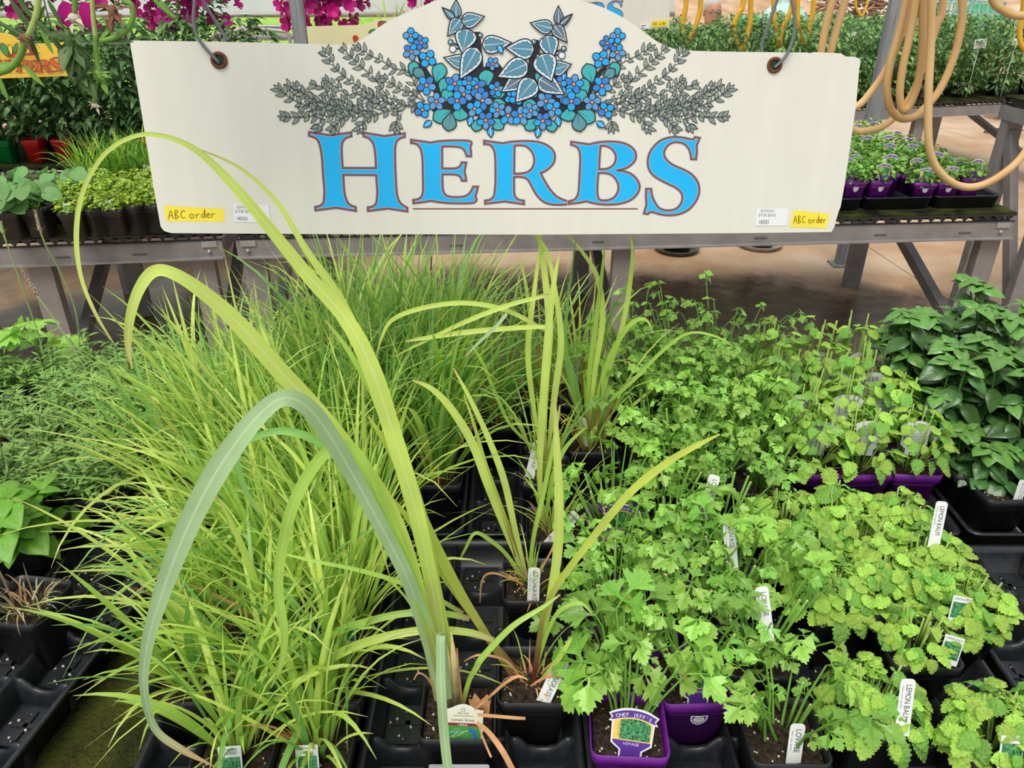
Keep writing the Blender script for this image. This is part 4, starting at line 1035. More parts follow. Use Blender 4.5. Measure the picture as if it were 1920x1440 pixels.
def tray(x, y, rz, label, z=0.70):
    t = thing('plug_tray', label, 'tray', (x, y, z), rz, 'black carrying trays')
    link('tray_shell', ME_TRAY[0], t)
    for s_ in (-1, 1): link('long_ridge', ME_TRAY[1], t, Matrix.Translation((s_ * 0.049, 0, 0)) @ Matrix.Rotation(math.pi / 2, 4, 'Z'))
    for i in range(3):
        for j in range(4): link('cross_ridge', ME_TRAY[2], t, Matrix.Translation(((i - 1) * 0.098, (j - 1.5) * 0.1015, 0)))
        for j in range(5): link('cell_floor', ME_TRAY[3], t, Matrix.Translation(((i - 1) * 0.098, (j - 2) * 0.1015, 0)))
    return t
# ================================================================ near bench: trays and plants
ZP = 0.712                     # pot bottoms stand on the tray floor
RIM = ZP + POT_H
for x, y, rz, lab in [(-0.352, 0.862, 0, 'black tray full of lemongrass in the left foreground'), (-0.056, 0.862, 0, 'half empty black tray with three lemongrass pots, centre foreground'),
        (0.255, 0.862, 0, 'black tray of lovage pots beside the half empty tray'), (0.575, 0.862, 0, 'black tray of lemon balm pots in the right foreground'),
        (0.90, 0.845, 0.0, 'empty black tray at the right edge beside the lemon balm'), (-0.80, 0.87, -0.14, 'nearly empty black tray at the left edge by the mossy gap'),
        (-0.56, 1.405, 0, 'black tray of lemongrass and lavender at the far left of the grass'), (-0.245, 1.405, 0, 'black tray of dense lemongrass behind the half empty tray'),
        (0.068, 1.405, 0, 'black tray of thin yellow lemongrass, back centre'), (0.382, 1.405, 0, 'black tray of lovage in the back row'),
        (0.70, 1.405, 0, 'black tray of purple lemon balm pots in the back row'), (1.02, 1.405, 0, 'black tray of dark basil in the back row'),
        (-0.875, 1.405, 0, 'black tray of feathery marigold herbs, back left'), (-1.19, 1.405, 0, 'black tray of leafy herbs at the back left edge')]:
    tray(x, y, rz, lab)

G_LG = 'lemongrass pots'
def lemongrass(x, y, n, L, label, lean=(0, 0), wts=(4, 5, 3, 0.6), tagk=None, big=10, rr=None, **kw):
    rr = rr or random.Random(int((x * 913 + y * 577) * 100) & 0xffff)
    t = potted('potted_lemongrass', label, 'lemongrass', x, y, ZP, 'black', rr, G_LG, 0.0)
    tuft(t, rr, n, L, POT_H - 0.018, lean=lean, wts=wts, big=big, **kw)
    if tagk: tagk[0].place(t, *tagk[1:])
    return t
# left foreground tray
rows = [0.655, 0.757, 0.859, 0.961, 1.063]; cols = [-0.45, -0.352, -0.254]
tags_l = {(1, 0): (T_LGP, 0.002, -0.044, POT_H - 0.016, -0.35, 0.1), (2, 0): (T_LGP, 0.0, -0.044, POT_H - 0.012, -0.3, 0.05), (1, 1): (T_LGP, 0.03, -0.04, POT_H - 0.0, -0.3, 0.2), (2, 2): (T_LGP, 0.01, -0.044, POT_H - 0.005, -0.3, 0.0)}
cn = ['left', 'middle', 'right']
for j, y in enumerate(rows):
    for i, x in enumerate(cols):
        if (i, j) == (0, 0): continue
        lab = 'lemongrass tuft, %s column, %s pot from the front of the left grass tray' % (cn[i], ORD[j - (1 if i == 0 else 0)])
        lemongrass(x, y, int((62 + 11 * j) * (0.6 if i == 0 else 1)), 0.19 + 0.05 * j + (0.02 if i else 0), lab, lean=(-0.05 - 0.08 * (2 - i) + (0.08 if j == 0 else 0) + R.gauss(0, 0.08), (-0.08 if j < 2 else -0.02) + R.gauss(0, 0.08)), tagk=tags_l.get((i, j)), big=18 if j < 3 else 14,
                   wts=(5, 5, 2, 0.9), spread=0.40)
# back left tray: lemongrass in front, lavender behind
for j, y in enumerate((1.202, 1.304, 1.405)):
    for i, x in enumerate((-0.658, -0.56, -0.462)):
        lemongrass(x, y, 85 if i else 45, 0.37 if i else 0.32, 'lemongrass tuft, %s column, %s row of the back left tray by the lavender' % (cn[i], ORD[j]), lean=(-0.16 + 0.06 * i, 0.0), wts=(4, 5, 3, 0.5), big=14)
# back centre tray, dense deep green
for j, y in enumerate((1.25, 1.345, 1.44, 1.54)):
    for i, x in enumerate((-0.343, -0.245, -0.147)):
        lemongrass(x, y, 150, 0.38 + 0.018 * j, 'dense lemongrass tuft, %s column, %s row behind the half empty tray' % (cn[i], ORD[j]), lean=(-0.03 + 0.03 * i, 0.02), wts=(2, 4, 6, 0.6), big=16, spread=0.2, droopmax=1.6)
# back centre right, thin and yellow
lgA = lemongrass(0.065, 1.255, 34, 0.24, 'thin yellow lemongrass with tall blades and a white tag, behind the centre tray', wts=(5, 3, 1, 4), big=4, tagk=(T_LEM, -0.03, -0.02, POT_H, -0.3, -0.3, 0.15), spread=0.45)
lgB = lemongrass(0.165, 1.365, 44, 0.30, 'thin yellow lemongrass with red base and two white tags, left of the lovage', wts=(6, 3, 2, 4), big=8, tagk=(T_LEM, -0.01, -0.02, POT_H, -0.2, 2.6, 0.1), spread=0.4)
lgC = lemongrass(0.16, 1.56, 60, 0.34, 'pale lemongrass with a tall white tag at the back beside the lovage', wts=(6, 3, 2, 2), big=8, tagk=(T_LEM, -0.02, -0.03, POT_H + 0.03, -0.1, 0.1, 0.0), spread=0.3)
lgD = lemongrass(-0.03, 1.46, 80, 0.34, 'green lemongrass tuft behind the tall yellow one', wts=(3, 4, 5, 1), big=8, spread=0.26)
lgE = lemongrass(0.065, 1.56, 70, 0.34, 'green lemongrass tuft in the last row, left of the pale one', wts=(3, 4, 5, 1), big=8, spread=0.26)

# ---- the three pots of the half empty tray, blades traced one by one
def traced(root, specs):
    """specs: (material, [(px, py, Y, width px)...]) -> one curved blade each, in true place and size"""
    loc = root.location
    for m, ps in specs:
        q = [tuple(at_y(a, b, Y)) + (w,) for a, b, Y, w in ps]
        sm = spline(q, 6); pts = [Vector(s_[:3]) for s_ in sm]
        ws = [max(0.0008, s_[3] * depth(p) / F_PX) for s_, p in zip(sm, pts)]
        mb = MB(); tw = (hash(str(ps[0])) % 7 - 3) * 0.0
        mb.ribbon(pts, ws, lambda i, t_: t_.cross(pts[i] - _O).normalized(), 0, 0.28)
        mb.build('blade', m, root, True, Vector(loc))
rr = random.Random(5)
p0 = potted('potted_lemongrass', 'tallest lemongrass, wide arching blades rising across the sign, picture tag in pot', 'lemongrass', -0.072, 0.70, ZP, 'black', rr, G_LG, 0.0)
T_HERB.place(p0, 0.007, -0.038, POT_H - 0.012, -0.32, 0.0, 0.05, 'arched picture tag reading Lemon Grass')
sk = T_PRICE.place(p0, 0.002, -0.0465, 0.052, 0.11, 0.0)
sk.name = 'pot_sticker'
traced(p0, [
 (LGY, [(838,1310,.70,21),(826,1200,.71,22),(806,1080,.72,26),(780,960,.73,30),(745,840,.74,32),(700,700,.75,34),(650,600,.76,29),(580,520,.76,26),(515,440,.75,22),(440,350,.74,18),(370,283,.73,12),(305,255,.72,9),(250,256,.71,8),(195,290,.70,8),(155,360,.69,8),(143,440,.68,9),(152,520,.67,7),(180,590,.66,6),(212,642,.655,2)]),
 (LGY, [(850,1310,.70,19),(838,1220,.72,21),(815,1100,.74,24),(790,980,.75,27),(755,860,.77,26),(720,750,.78,24),(680,650,.79,21),(630,550,.80,18),(575,470,.80,13),(520,380,.80,9),(450,315,.79,6),(366,277,.77,2)]),
 (LGY, [(826,1310,.695,23),(800,1180,.70,26),(770,1060,.70,29),(728,950,.69,29),(660,850,.685,30),(590,765,.68,32),(520,690,.67,33),(450,610,.66,32),(390,555,.65,27),(330,515,.64,23),(290,508,.635,22),(262,540,.625,20),(245,590,.615,17),(240,645,.61,12),(248,692,.605,2)]),
 (LGSILV, [(832,1310,.69,22),(800,1190,.69,26),(762,1080,.68,27),(700,960,.67,29),(650,870,.66,33),(600,790,.645,35),(560,752,.635,33),(520,750,.625,32),(470,795,.61,37),(415,870,.595,43),(370,950,.58,41),(330,1040,.57,37),(298,1130,.56,29),(276,1210,.555,22),(270,1290,.55,15),(290,1365,.55,13),(340,1405,.55,12),(400,1436,.552,2)]),
 (LGM, [(836,1310,.692,16),(808,1190,.69,19),(770,1080,.685,21),(730,980,.68,22),(690,885,.67,22),(655,838,.665,21),(615,846,.655,21),(575,895,.645,22),(545,960,.635,22),(527,1040,.63,19),(522,1110,.625,18),(534,1190,.62,14),(525,1250,.62,9),(508,1290,.62,2)]),
 (LGD, [(842,1310,.71,13),(810,1180,.73,14),(770,1050,.74,16),(715,950,.75,18),(650,875,.76,18),(590,825,.76,16),(530,808,.76,14),(478,820,.755,12),(445,845,.75,13),(448,885,.745,12),(466,930,.74,9),(487,966,.735,2)]),
 (LGM, [(846,1310,.705,14),(835,1230,.71,16),(822,1150,.72,18),(795,1040,.73,21),(765,930,.74,19),(735,830,.75,16),(700,740,.76,13),(655,660,.76,10),(610,600,.76,4)]),
 (LGSILV, [(842,1310,.66,11),(834,1240,.63,14),(827,1190,.605,16),(826,1240,.59,17),(828,1310,.575,18),(834,1390,.565,18),(842,1460,.555,17),(852,1540,.548,14)]),
 (LGM, [(868,1318,.70,9),(880,1275,.695,9),(893,1252,.69,11),(905,1232,.69,12),(960,1175,.70,11),(1015,1140,.71,8),(1050,1115,.72,3)]),
 (LGO, [(890,1330,.66,5),(918,1306,.65,5),(948,1280,.64,6),(972,1268,.64,5),(990,1275,.64,2)]),
 (LGO, [(896,1340,.655,6),(930,1343,.64,6),(966,1346,.63,6),(985,1347,.63,5)]),
 (LGO, [(894,1355,.65,7),(915,1372,.635,9),(940,1405,.62,11),(965,1450,.61,10)]),
 (LGO, [(898,1362,.65,3),(908,1390,.635,4),(921,1420,.62,4)]),
 (LGO, [(818,1300,.70,5),(802,1272,.695,4),(785,1262,.69,3),(776,1275,.69,2)]),
 (LGO, [(866,1318,.70,4),(860,1260,.70,4),(857,1215,.70,2)]),
])
mb = MB()
for a, w in ((828, 12), (842, 13), (856, 11)):
    b = at_y(a, 1322, .70); c = at_y(a - 4, 1240, .70); d = at_y(a - 10, 1185, .705); s_ = depth(b) / F_PX
    mb.tube([b - p0.location, c - p0.location, d - p0.location], [w * s_ * 0.8, w * s_ * 0.62, w * s_ * 0.1], 8)
mb.build('stalk', mat('lemongrass_pale_stalk', (196, 176, 122), 0.5, 0.15, 40, 0.3, tip=(176, 200, 84)), p0)
for k in range(4):
    mb = MB(); a = 0.6 + 1.5 * k
    add_leaf(mb, H_BAS, leaf_mx(Vector((0.026 + 0.002 * k, 0.008, POT_H - 0.016)), Vector((math.cos(a), math.sin(a) * 0.6, 0.9)), Vector((0, -1, 0.3)), 0.02), 0.7, 0.6, R, 0.2); mb.build('dry_husk', LGO, p0)

p1 = potted('potted_lemongrass', 'red-stalked lemongrass with white tag and dry curled base, right of tallest lemongrass', 'lemongrass', 0.03, 0.755, ZP, 'black', rr, G_LG, 0.0)
T_LEM.place(p1, 0.010, -0.036, POT_H - 0.022, -0.62, -0.25, 0.32, 'white tag reading LEMONGRASS')
tuft(p1, rr, 26, 0.10, POT_H - 0.018, 0.02, (0, 0), GRASS, (1, 1, 0, 6), 0, 0.004, 2.4, 0.7)
traced(p1, [
 (LGR, [(985,1285,.76,9),(960,1262,.76,12),(911,1189,.765,14),(862,1110,.77,18),(810,1010,.775,20),(775,930,.78,18),(735,850,.785,14),(690,780,.79,4)]),
 (LGR, [(990,1280,.76,8),(950,1235,.765,10),(905,1180,.77,11),(850,1105,.78,12),(800,1030,.785,13),(760,965,.79,10),(700,900,.80,3)]),
 (LGY, [(925,1200,.755,10),(880,1186,.75,13),(810,1181,.74,15),(740,1190,.735,16),(670,1210,.73,17),(610,1240,.725,17),(560,1272,.72,16),(532,1305,.715,12),(528,1345,.712,9),(545,1385,.71,3)]),
 (LGM, [(880,1160,.76,10),(830,1150,.75,12),(760,1150,.745,13),(690,1165,.74,14),(620,1190,.735,14),(560,1235,.73,11),(510,1290,.725,4)]),
 (LGM, [(868,1150,.765,8),(800,1112,.765,9),(730,1085,.765,9),(660,1066,.765,8),(580,1050,.765,6),(500,1030,.765,2)]),
 (LGR, [(1000,1282,.755,9),(1008,1225,.755,10),(1020,1150,.76,10),(1050,1090,.765,12),(1110,1010,.77,14),(1180,925,.775,15),(1250,868,.775,14),(1305,836,.775,10),(1350,814,.775,3)]),
 (LGY, [(1000,1275,.76,6),(1012,1215,.765,9),(1030,1130,.77,14),(1045,1040,.775,18),(1048,940,.78,17),(1044,840,.785,13),(1040,740,.79,4)]),
 (LGM, [(1002,1275,.76,5),(1018,1210,.755,7),(1045,1150,.75,8),(1085,1130,.745,7),(1110,1150,.74,3)]),
 (LGY, [(1010,1280,.75,5),(1040,1245,.74,10),(1060,1215,.735,9),(1072,1195,.735,3)]),
 (LGO, [(985,1285,.755,4),(950,1240,.745,5),(900,1228,.735,4),(870,1240,.73,2)]),
 (LGO, [(990,1290,.75,4),(1030,1268,.74,5),(1090,1275,.73,3)]),
])
p2 = potted('potted_lemongrass', 'wispy lemongrass with red stalks and upright white tag, third back in the half empty tray', 'lemongrass', 0.035, 0.945, ZP, 'black', rr, G_LG, 0.0)
T_LEM.place(p2, -0.002, -0.042, POT_H - 0.026, -0.30, 0.0, 0.03, 'white tag reading LEMONGRASS cut off by the rim')
tuft(p2, rr, 34, 0.12, POT_H - 0.018, 0.022, (0, 0), GRASS, (2, 2, 0, 4), 2, 0.004, 2.2, 0.6)
traced(p2, [
 (LGR, [(982,1092,.95,8),(960,1010,.955,9),(935,940,.96,9),(910,870,.965,8),(890,800,.97,6),(870,740,.975,2)]),
 (LGY, [(985,1085,.95,6),(950,1000,.955,11),(915,910,.96,15),(885,830,.965,16),(845,765,.965,14),(808,728,.96,10),(773,713,.955,3)]),
 (LGY, [(988,1085,.95,6),(965,990,.96,11),(945,900,.97,13),(915,820,.975,11),(880,745,.98,8),(850,690,.985,3)]),
 (LGM, [(992,1085,.95,6),(1000,1010,.955,8),(1020,920,.96,9),(1040,820,.965,7),(1050,760,.97,3)]),
 (LGM, [(985,1090,.945,5),(950,1040,.94,7),(915,1010,.935,8),(890,1000,.93,6),(872,1030,.925,5),(862,1050,.925,2)]),
 (LGO, [(980,1095,.94,4),(930,1075,.93,4),(905,1085,.925,4),(900,1130,.92,2)]),
 (LGO, [(1000,1085,.94,4),(1030,1040,.935,4),(1045,1000,.93,4),(1040,990,.93,2)]),
])
p3 = potted('potted_lemongrass', 'small yellow lemongrass with a slanted white tag, last pot of the half empty tray', 'lemongrass', 0.075, 1.085, ZP, 'black', rr, G_LG, 0.0)
T_LEM.place(p3, -0.01, -0.04, POT_H - 0.01, -0.55, 0.3, 0.95, 'slanted white tag reading LEMONGRASS')
tuft(p3, rr, 40, 0.17, POT_H - 0.018, 0.02, (0, 0), GRASS, (5, 3, 0, 2), 3, 0.005, 1.4, 0.35)
traced(p3, [(LGY, [(1018,985,1.09,6),(1012,900,1.095,10),(1015,800,1.10,13),(1022,700,1.105,14),(1030,600,1.11,13),(1040,520,1.115,9),(1050,470,1.12,3)]),
            (LGM, [(1022,985,1.09,6),(1035,900,1.08,9),(1060,840,1.07,8),(1100,800,1.06,3)])])
# long blades of the back centre plants
traced(lgA, [
 (LGY, [(1020,865,1.26,5),(1022,740,1.265,12),(1030,620,1.27,14),(1022,520,1.28,12),(1012,450,1.29,8),(1005,400,1.30,3)]),
 (LGY, [(1026,865,1.26,5),(1040,740,1.26,12),(1052,640,1.265,12),(1040,540,1.27,9),(1025,470,1.28,7),(1000,440,1.285,4)]),
 (LGY, [(1018,865,1.26,5),(1000,760,1.26,9),(990,660,1.265,11),(1000,560,1.27,9),(1010,480,1.28,5),(1016,425,1.29,2)]),
 (LGY, [(1038,612,1.24,7),(980,614,1.23,9),(900,620,1.22,10),(820,630,1.215,9),(760,640,1.21,4)]),
 (LGY, [(1030,553,1.24,7),(960,570,1.23,9),(880,600,1.22,9),(800,638,1.215,6),(740,668,1.21,2)]),
 (LGY, [(1024,620,1.25,6),(950,582,1.24,9),(870,568,1.23,9),(790,578,1.22,9),(735,600,1.215,8),(715,635,1.21,5),(705,670,1.21,2)]),
 (LGSILV, [(950,588,1.2,6),(930,612,1.19,7),(900,640,1.18,6),(873,668,1.17,3)]),
 (LGM, [(1024,860,1.25,4),(960,800,1.24,6),(930,740,1.235,7),(905,680,1.23,6),(880,640,1.23,2)]),
])
traced(lgB, [
 (LGY, [(1105,800,1.37,5),(1115,700,1.37,9),(1130,600,1.375,11),(1120,520,1.38,9),(1090,470,1.39,6),(1064,440,1.40,2)]),
 (LGM, [(1100,800,1.37,5),(1105,700,1.37,9),(1118,600,1.375,9),(1128,520,1.38,7),(1135,450,1.39,2)]),
 (LGY, [(1112,800,1.37,5),(1140,700,1.365,8),(1165,620,1.36,9),(1180,540,1.36,9),(1186,470,1.36,6),(1180,440,1.36,2)]),
 (LGM, [(1108,800,1.36,5),(1135,690,1.35,8),(1165,630,1.34,9),(1190,602,1.335,9),(1212,600,1.33,5),(1225,625,1.325,2)]),
 (LGD, [(1100,790,1.36,4),(1070,720,1.35,6),(1060,640,1.35,7),(1065,560,1.36,5),(1080,450,1.37,2)]),
 (LGM, [(1110,780,1.35,4),(1180,720,1.33,7),(1240,660,1.32,7),(1290,625,1.31,5),(1340,630,1.30,4),(1375,650,1.295,2)]),
])

# ---------------------------------------------------------------- lovage
def lovage(x, y, label, colour, rr, n=14, H=0.12, size=0.05, stubs=5, chef=False, white=None, group='lovage pots', lean=(0, 0)):
    t = potted('potted_lovage', label, 'lovage', x, y, ZP, colour, rr, group)
    z0 = POT_H - 0.018; stm = MB()
    for k in range(n):
        a = rr.uniform(0, 6.283); r_ = 0.026 * math.sqrt(rr.random()); b = Vector((r_ * math.cos(a), r_ * math.sin(a), z0))
        out = Vector((math.cos(a), math.sin(a), 0)); L = H * rr.uniform(0.45, 1.1); sp = rr.uniform(0.1, 0.62)
        if chef and out.y < -0.1: out = Vector((out.x, -out.y * 0.6, 0)); b = Vector((b.x, abs(b.y), z0))
        d = out * sp + Vector((lean[0], lean[1], 0)) + UPV; d.normalize()
        m_ = b + d * L * 0.55; e = b + d * L + out * L * 0.12
        stm.tube([b, m_, e], [0.0023, 0.0018, 0.0012], 5, 0, False)
        s_ = size * rr.uniform(0.7, 1.15)
        ld = out * rr.uniform(0.5, 1.0) + UPV * rr.uniform(-0.35, 0.35) + Vector((rr.uniform(-.3, .3), rr.uniform(-.5, .2), 0))
        link('leaf', rr.choice(ME_LOV), t, leaf_mx(e, ld, UPV + Vector((rr.uniform(-.4, .4), rr.uniform(-.6, .1), 0)), s_))
        if rr.random() < 0.75 and not (chef and k % 2):
            a2 = a + rr.choice((-1, 1)) * rr.uniform(0.7, 1.6); o2 = Vector((math.cos(a2), math.sin(a2), rr.uniform(-.2, .3)))
            if chef: o2.y = abs(o2.y)
            link('leaf', rr.choice(ME_LOV), t, leaf_mx(m_, o2, UPV + Vector((0, -.3, 0)), s_ * 0.75))
    for k in range(stubs):
        a = rr.uniform(0, 6.283); b = Vector((0.02 * math.cos(a), 0.02 * math.sin(a), z0)); d = Vector((math.cos(a) * 0.35, math.sin(a) * 0.35, 1)).normalized()
        L = H * rr.uniform(0.5, 0.85); stm.tube([b, b + d * L], [0.0026, 0.0022], 6, 0, True); stm.ball(b + d * L, 0.0022, 1, 6, 3)
    tag(stm.build('stems', [LOVS, CUT], t), kind='stuff')
    if chef: T_CHEF.place(t, 0.0, -0.040, POT_H - 0.012, -0.30, rr.uniform(-.1, .1), 0.03, 'shaped picture tag reading LOVAGE')
    if white: T_LOV.place(t, *white)
    if colour == 'purple':
        g = link('pot_label', T_GMO.parts[0][1], t, Matrix.Translation((0.002, -0.0478, POT_H - 0.036)) @ Matrix.Rotation(0.11, 4, 'X'))
    return t
rr = random.Random(21)
lovage(0.152, 0.675, 'lovage with large bright leaves in the frontmost purple pot', 'purple', rr, 12, 0.13, 0.075, 0, True)
lovage(0.252, 0.755, 'lovage in the purple pot just behind and right of the frontmost one', 'purple', rr, 18, 0.13, 0.052, 8, True)
lovage(0.155, 0.795, 'lovage in a purple pot directly behind the frontmost one', 'purple', rr, 14, 0.13, 0.05, 9, False)
lovage(0.165, 0.895, 'lovage in a purple pot, third in the column beside the half empty tray', 'purple', rr, 16, 0.13, 0.048, 8, True)
lovage(0.27, 0.885, 'lovage in a purple pot in the middle of the lovage tray', 'purple', rr, 20, 0.15, 0.052, 9, False)
lovage(0.265, 0.99, 'lovage in a purple pot with its picture tag showing, far middle of the tray', 'purple', rr, 16, 0.14, 0.046, 9, True)
lovage(0.175, 1.005, 'lovage in a purple pot, fourth in the column beside the half empty tray', 'purple', rr, 16, 0.13, 0.044, 8, False)
lovage(0.185, 1.095, 'lovage in the last purple pot beside the half empty tray', 'purple', rr, 16, 0.14, 0.044, 8, True)
lovage(0.352, 0.665, 'sparse lovage in a black pot with a white LOVAGE tag, front right of the tray', 'black', rr, 12, 0.10, 0.05, 4, False, (0.005, -0.040, POT_H - 0.030, -0.25, 0.0, 0.02))
lovage(0.355, 0.80, 'lovage in a black pot with a slanted white LOVAGE tag, second on the right', 'black', rr, 16, 0.14, 0.042, 8, False, (0.0, -0.03, POT_H + 0.055, -0.45, 0.1, -0.1))
lovage(0.36, 0.93, 'lovage in a black pot with a white tag among stems, third on the right', 'black', rr, 18, 0.15, 0.038, 10, False, (-0.02, -0.025, POT_H + 0.06, -0.4, 0.1, -0.08))
lovage(0.355, 1.05, 'lovage in a black pot near the back of the tray, right column', 'black', rr, 18, 0.15, 0.038, 10, False, (-0.03, -0.02, POT_H + 0.06, -0.4, 0.0, 0.2))
lovage(0.27, 1.095, 'tall stemmed lovage at the back of the front lovage tray', 'black', rr, 20, 0.16, 0.042, 8)
for j, y in enumerate((1.225, 1.325, 1.43, 1.535, 1.62)):
    for i, x in enumerate((0.29, 0.385, 0.485)):
        if j == 0 and i == 0: x += 0.03
        lovage(x, y, 'leafy lovage in a black pot, %s column, %s row of the back lovage tray' % (cn[i], ORD[j]), 'black', rr, 24, 0.17 + 0.012 * j, 0.038, 6)

# ---------------------------------------------------------------- lemon balm
def balm(x, y, label, colour, rr, n=70, r=0.062, h=0.075, size=(0.02, 0.036), stubs=16, tagk=None, group='lemon balm pots', zc=0.0, dome=1.0, low=-0.1):
    t = potted('potted_lemon_balm', label, 'lemon balm', x, y, ZP, colour, rr, group)
    z0 = POT_H - 0.012; stm = MB()
    for k in range(n):
        a = rr.uniform(0, 6.283); v = rr.uniform(low, 1.0); q = math.sqrt(max(0, 1 - v * v)) if v > 0 else 1.0
        sc = rr.uniform(0.72, 1.08)
        p = Vector((math.cos(a) * q * r * sc, math.sin(a) * q * r * sc, z0 + 0.012 + (v * h) * sc * dome + zc))
        nrm = Vector((math.cos(a) * q, math.sin(a) * q, max(0.25, v) + 0.35)).normalized()
        d = Vector((math.cos(a + rr.uniform(-1, 1)), math.sin(a + rr.uniform(-1, 1)), rr.uniform(-.45, .1)))
        s_ = rr.uniform(*size)
        if v < 0.2: d = Vector((math.cos(a), math.sin(a), -0.5)); s_ *= 1.15
        link('leaf', rr.choice(ME_BALM), t, leaf_mx(p, d, nrm + Vector((rr.uniform(-.35, .35), rr.uniform(-.5, .2), 0)), s_))
        if rr.random() < 0.4:
            stm.tube([Vector((p.x * 0.25, p.y * 0.25, z0 - 0.006)), Vector((p.x * 0.6, p.y * 0.6, (z0 + p.z) / 2)), p], [0.0014, 0.0012, 0.0008], 4, 0, False)
    for k in range(stubs):
        a = rr.uniform(0, 6.283); q = math.sqrt(rr.random()) * 0.8; b = Vector((math.cos(a) * q * r * 0.5, math.sin(a) * q * r * 0.5, z0 - 0.006))
        e = Vector((math.cos(a) * q * r * 0.85, math.sin(a) * q * r * 0.85, z0 + 0.012 + h * dome * rr.uniform(0.75, 1.12) + zc))
        stm.tube([b, e], 0.0015, 5, 0, True); stm.ball(e, 0.0015, 1, 5, 3)
    tag(stm.build('stems', [mat('balm_stem', (150, 180, 84), 0.5, 0.1, 40), CUT], t), kind='stuff')
    if tagk: tagk[0].place(t, *tagk[1:])
    return t
rr = random.Random(33)
for x, y, lab, tg in [
  (0.483, 0.70, 'rounded lemon balm with a white LEMON BALM tag in front, nearest the lovage', (T_BALM, 0.012, -0.052, POT_H + 0.018, -0.35, 0.0, 0.05)),
  (0.625, 0.655, 'lemon balm at the lower right with a small green picture tag in its leaves', (T_BALP, -0.015, -0.05, POT_H + 0.012, -0.4, 0.05, 0.1)),
  (0.595, 0.815, 'thin lemon balm with a tilted green picture tag at the pot rim', (T_BALP, 0.030, -0.036, POT_H - 0.002, -0.45, 0.1, 0.32)),
  (0.725, 0.665, 'lemon balm cut by the right picture edge, front row', None),
  (0.70, 0.885, 'lemon balm on the right with a half hidden green picture tag', (T_BALP, -0.03, -0.045, POT_H + 0.012, -0.4, 0.1, 0.2)),
  (0.505, 0.90, 'dense lemon balm at the left front of the big leafy mass', None), (0.60, 0.935, 'dense lemon balm in the middle of the big leafy mass', None),
  (0.69, 0.985, 'dense lemon balm with a white tag among its leaves', (T_BALM, -0.01, -0.02, POT_H + 0.055, -0.35, 0.0, 0.1)),
  (0.495, 0.995, 'dense lemon balm on the left, second row of the leafy mass', None), (0.592, 1.025, 'dense lemon balm in the centre, second row of the leafy mass', None),
  (0.49, 1.085, 'dense lemon balm at the back left corner of the leafy mass', None), (0.588, 1.105, 'dense lemon balm at the back middle of the leafy mass', None), (0.686, 1.075, 'dense lemon balm at the back right corner of the leafy mass', None)]:
    thin = 'thin' in lab
    balm(x, y, lab, 'black', rr, 60 if thin else 135, 0.048 if thin else 0.056, 0.05 if thin else 0.058, (0.014, 0.024) if thin else (0.015, 0.030), 20 if thin else 14, tg, low=0.1 if thin else -0.12)
for j, y in enumerate((1.285, 1.39, 1.49, 1.59)):
    for i, x in enumerate((0.602, 0.70, 0.798)):
        t = balm(x, y, 'leggy lemon balm in a purple pot with a white tag back, %s column, %s row' % (cn[i], ORD[j]), 'purple', rr, 60, 0.062, 0.10 + 0.018 * j, (0.017, 0.032), 7,
             (T_BACK, rr.uniform(-.012, .012), -0.004, POT_H + 0.022, -0.15, rr.uniform(-.2, .2), rr.uniform(-.1, .1)), 'lemon balm in purple pots', 0.02)

# ---------------------------------------------------------------- dark glossy basil
def basil(x, y, label, rr, H=0.24, stems=5, size=0.058, tagk=None, name='potted_basil', cat='basil', meshes=None, spread=0.4, group='basil pots', colour='black', smat=None, node=0.034, z=ZP):
    meshes = meshes or ME_BAS
    t = potted(name, label, cat, x, y, z, colour, rr, group); stm = MB(); z0 = POT_H - 0.018
    for k in range(stems):
        a = rr.uniform(0, 6.283); b = Vector((0.02 * math.cos(a), 0.02 * math.sin(a), z0)); d = (Vector((math.cos(a), math.sin(a), 0)) * rr.uniform(0.05, spread) + UPV).normalized()
        L = H * rr.uniform(0.6, 1.05); pts = [b + d * L * q + Vector((0, 0, 0)) for q in (0, 0.35, 0.7, 1)]
        stm.tube(pts, [0.0036, 0.003, 0.0024, 0.0016], 6, 0, False)
        q = 0.22; az = rr.uniform(0, 3.14)
        while q < 1.0:
            p = b + d * L * q
            for s_ in (0, math.pi):
                o = Vector((math.cos(az + s_), math.sin(az + s_), rr.uniform(-.35, .25)))
                link('leaf', rr.choice(meshes[:4]), t, leaf_mx(p + o * 0.008, o, UPV + Vector((0, -.25, 0)), size * rr.uniform(0.7, 1.15) * (1 - 0.2 * q), rr.uniform(-.3, .3)))
            az += 1.45; q += node / L
        for s_ in range(6):
            o = Vector((math.cos(s_ * 1.57 + az), math.sin(s_ * 1.57 + az), (0.35 if s_ < 4 else 1.2) + rr.uniform(-.2, .2)))
            link('leaf', rr.choice(meshes[4:] or meshes), t, leaf_mx(b + d * L, o, UPV + Vector((0, 0, 0.2)), size * rr.uniform(0.5, 0.8) * (1 if s_ < 4 else 0.55), rr.uniform(-.4, .4)))
    tag(stm.build('stems', smat or mat('basil_stem', (86, 128, 58), 0.45, 0.15, 30), t), kind='stuff')
    if tagk: tagk[0].place(t, *tagk[1:])
    return t
rr = random.Random(44)
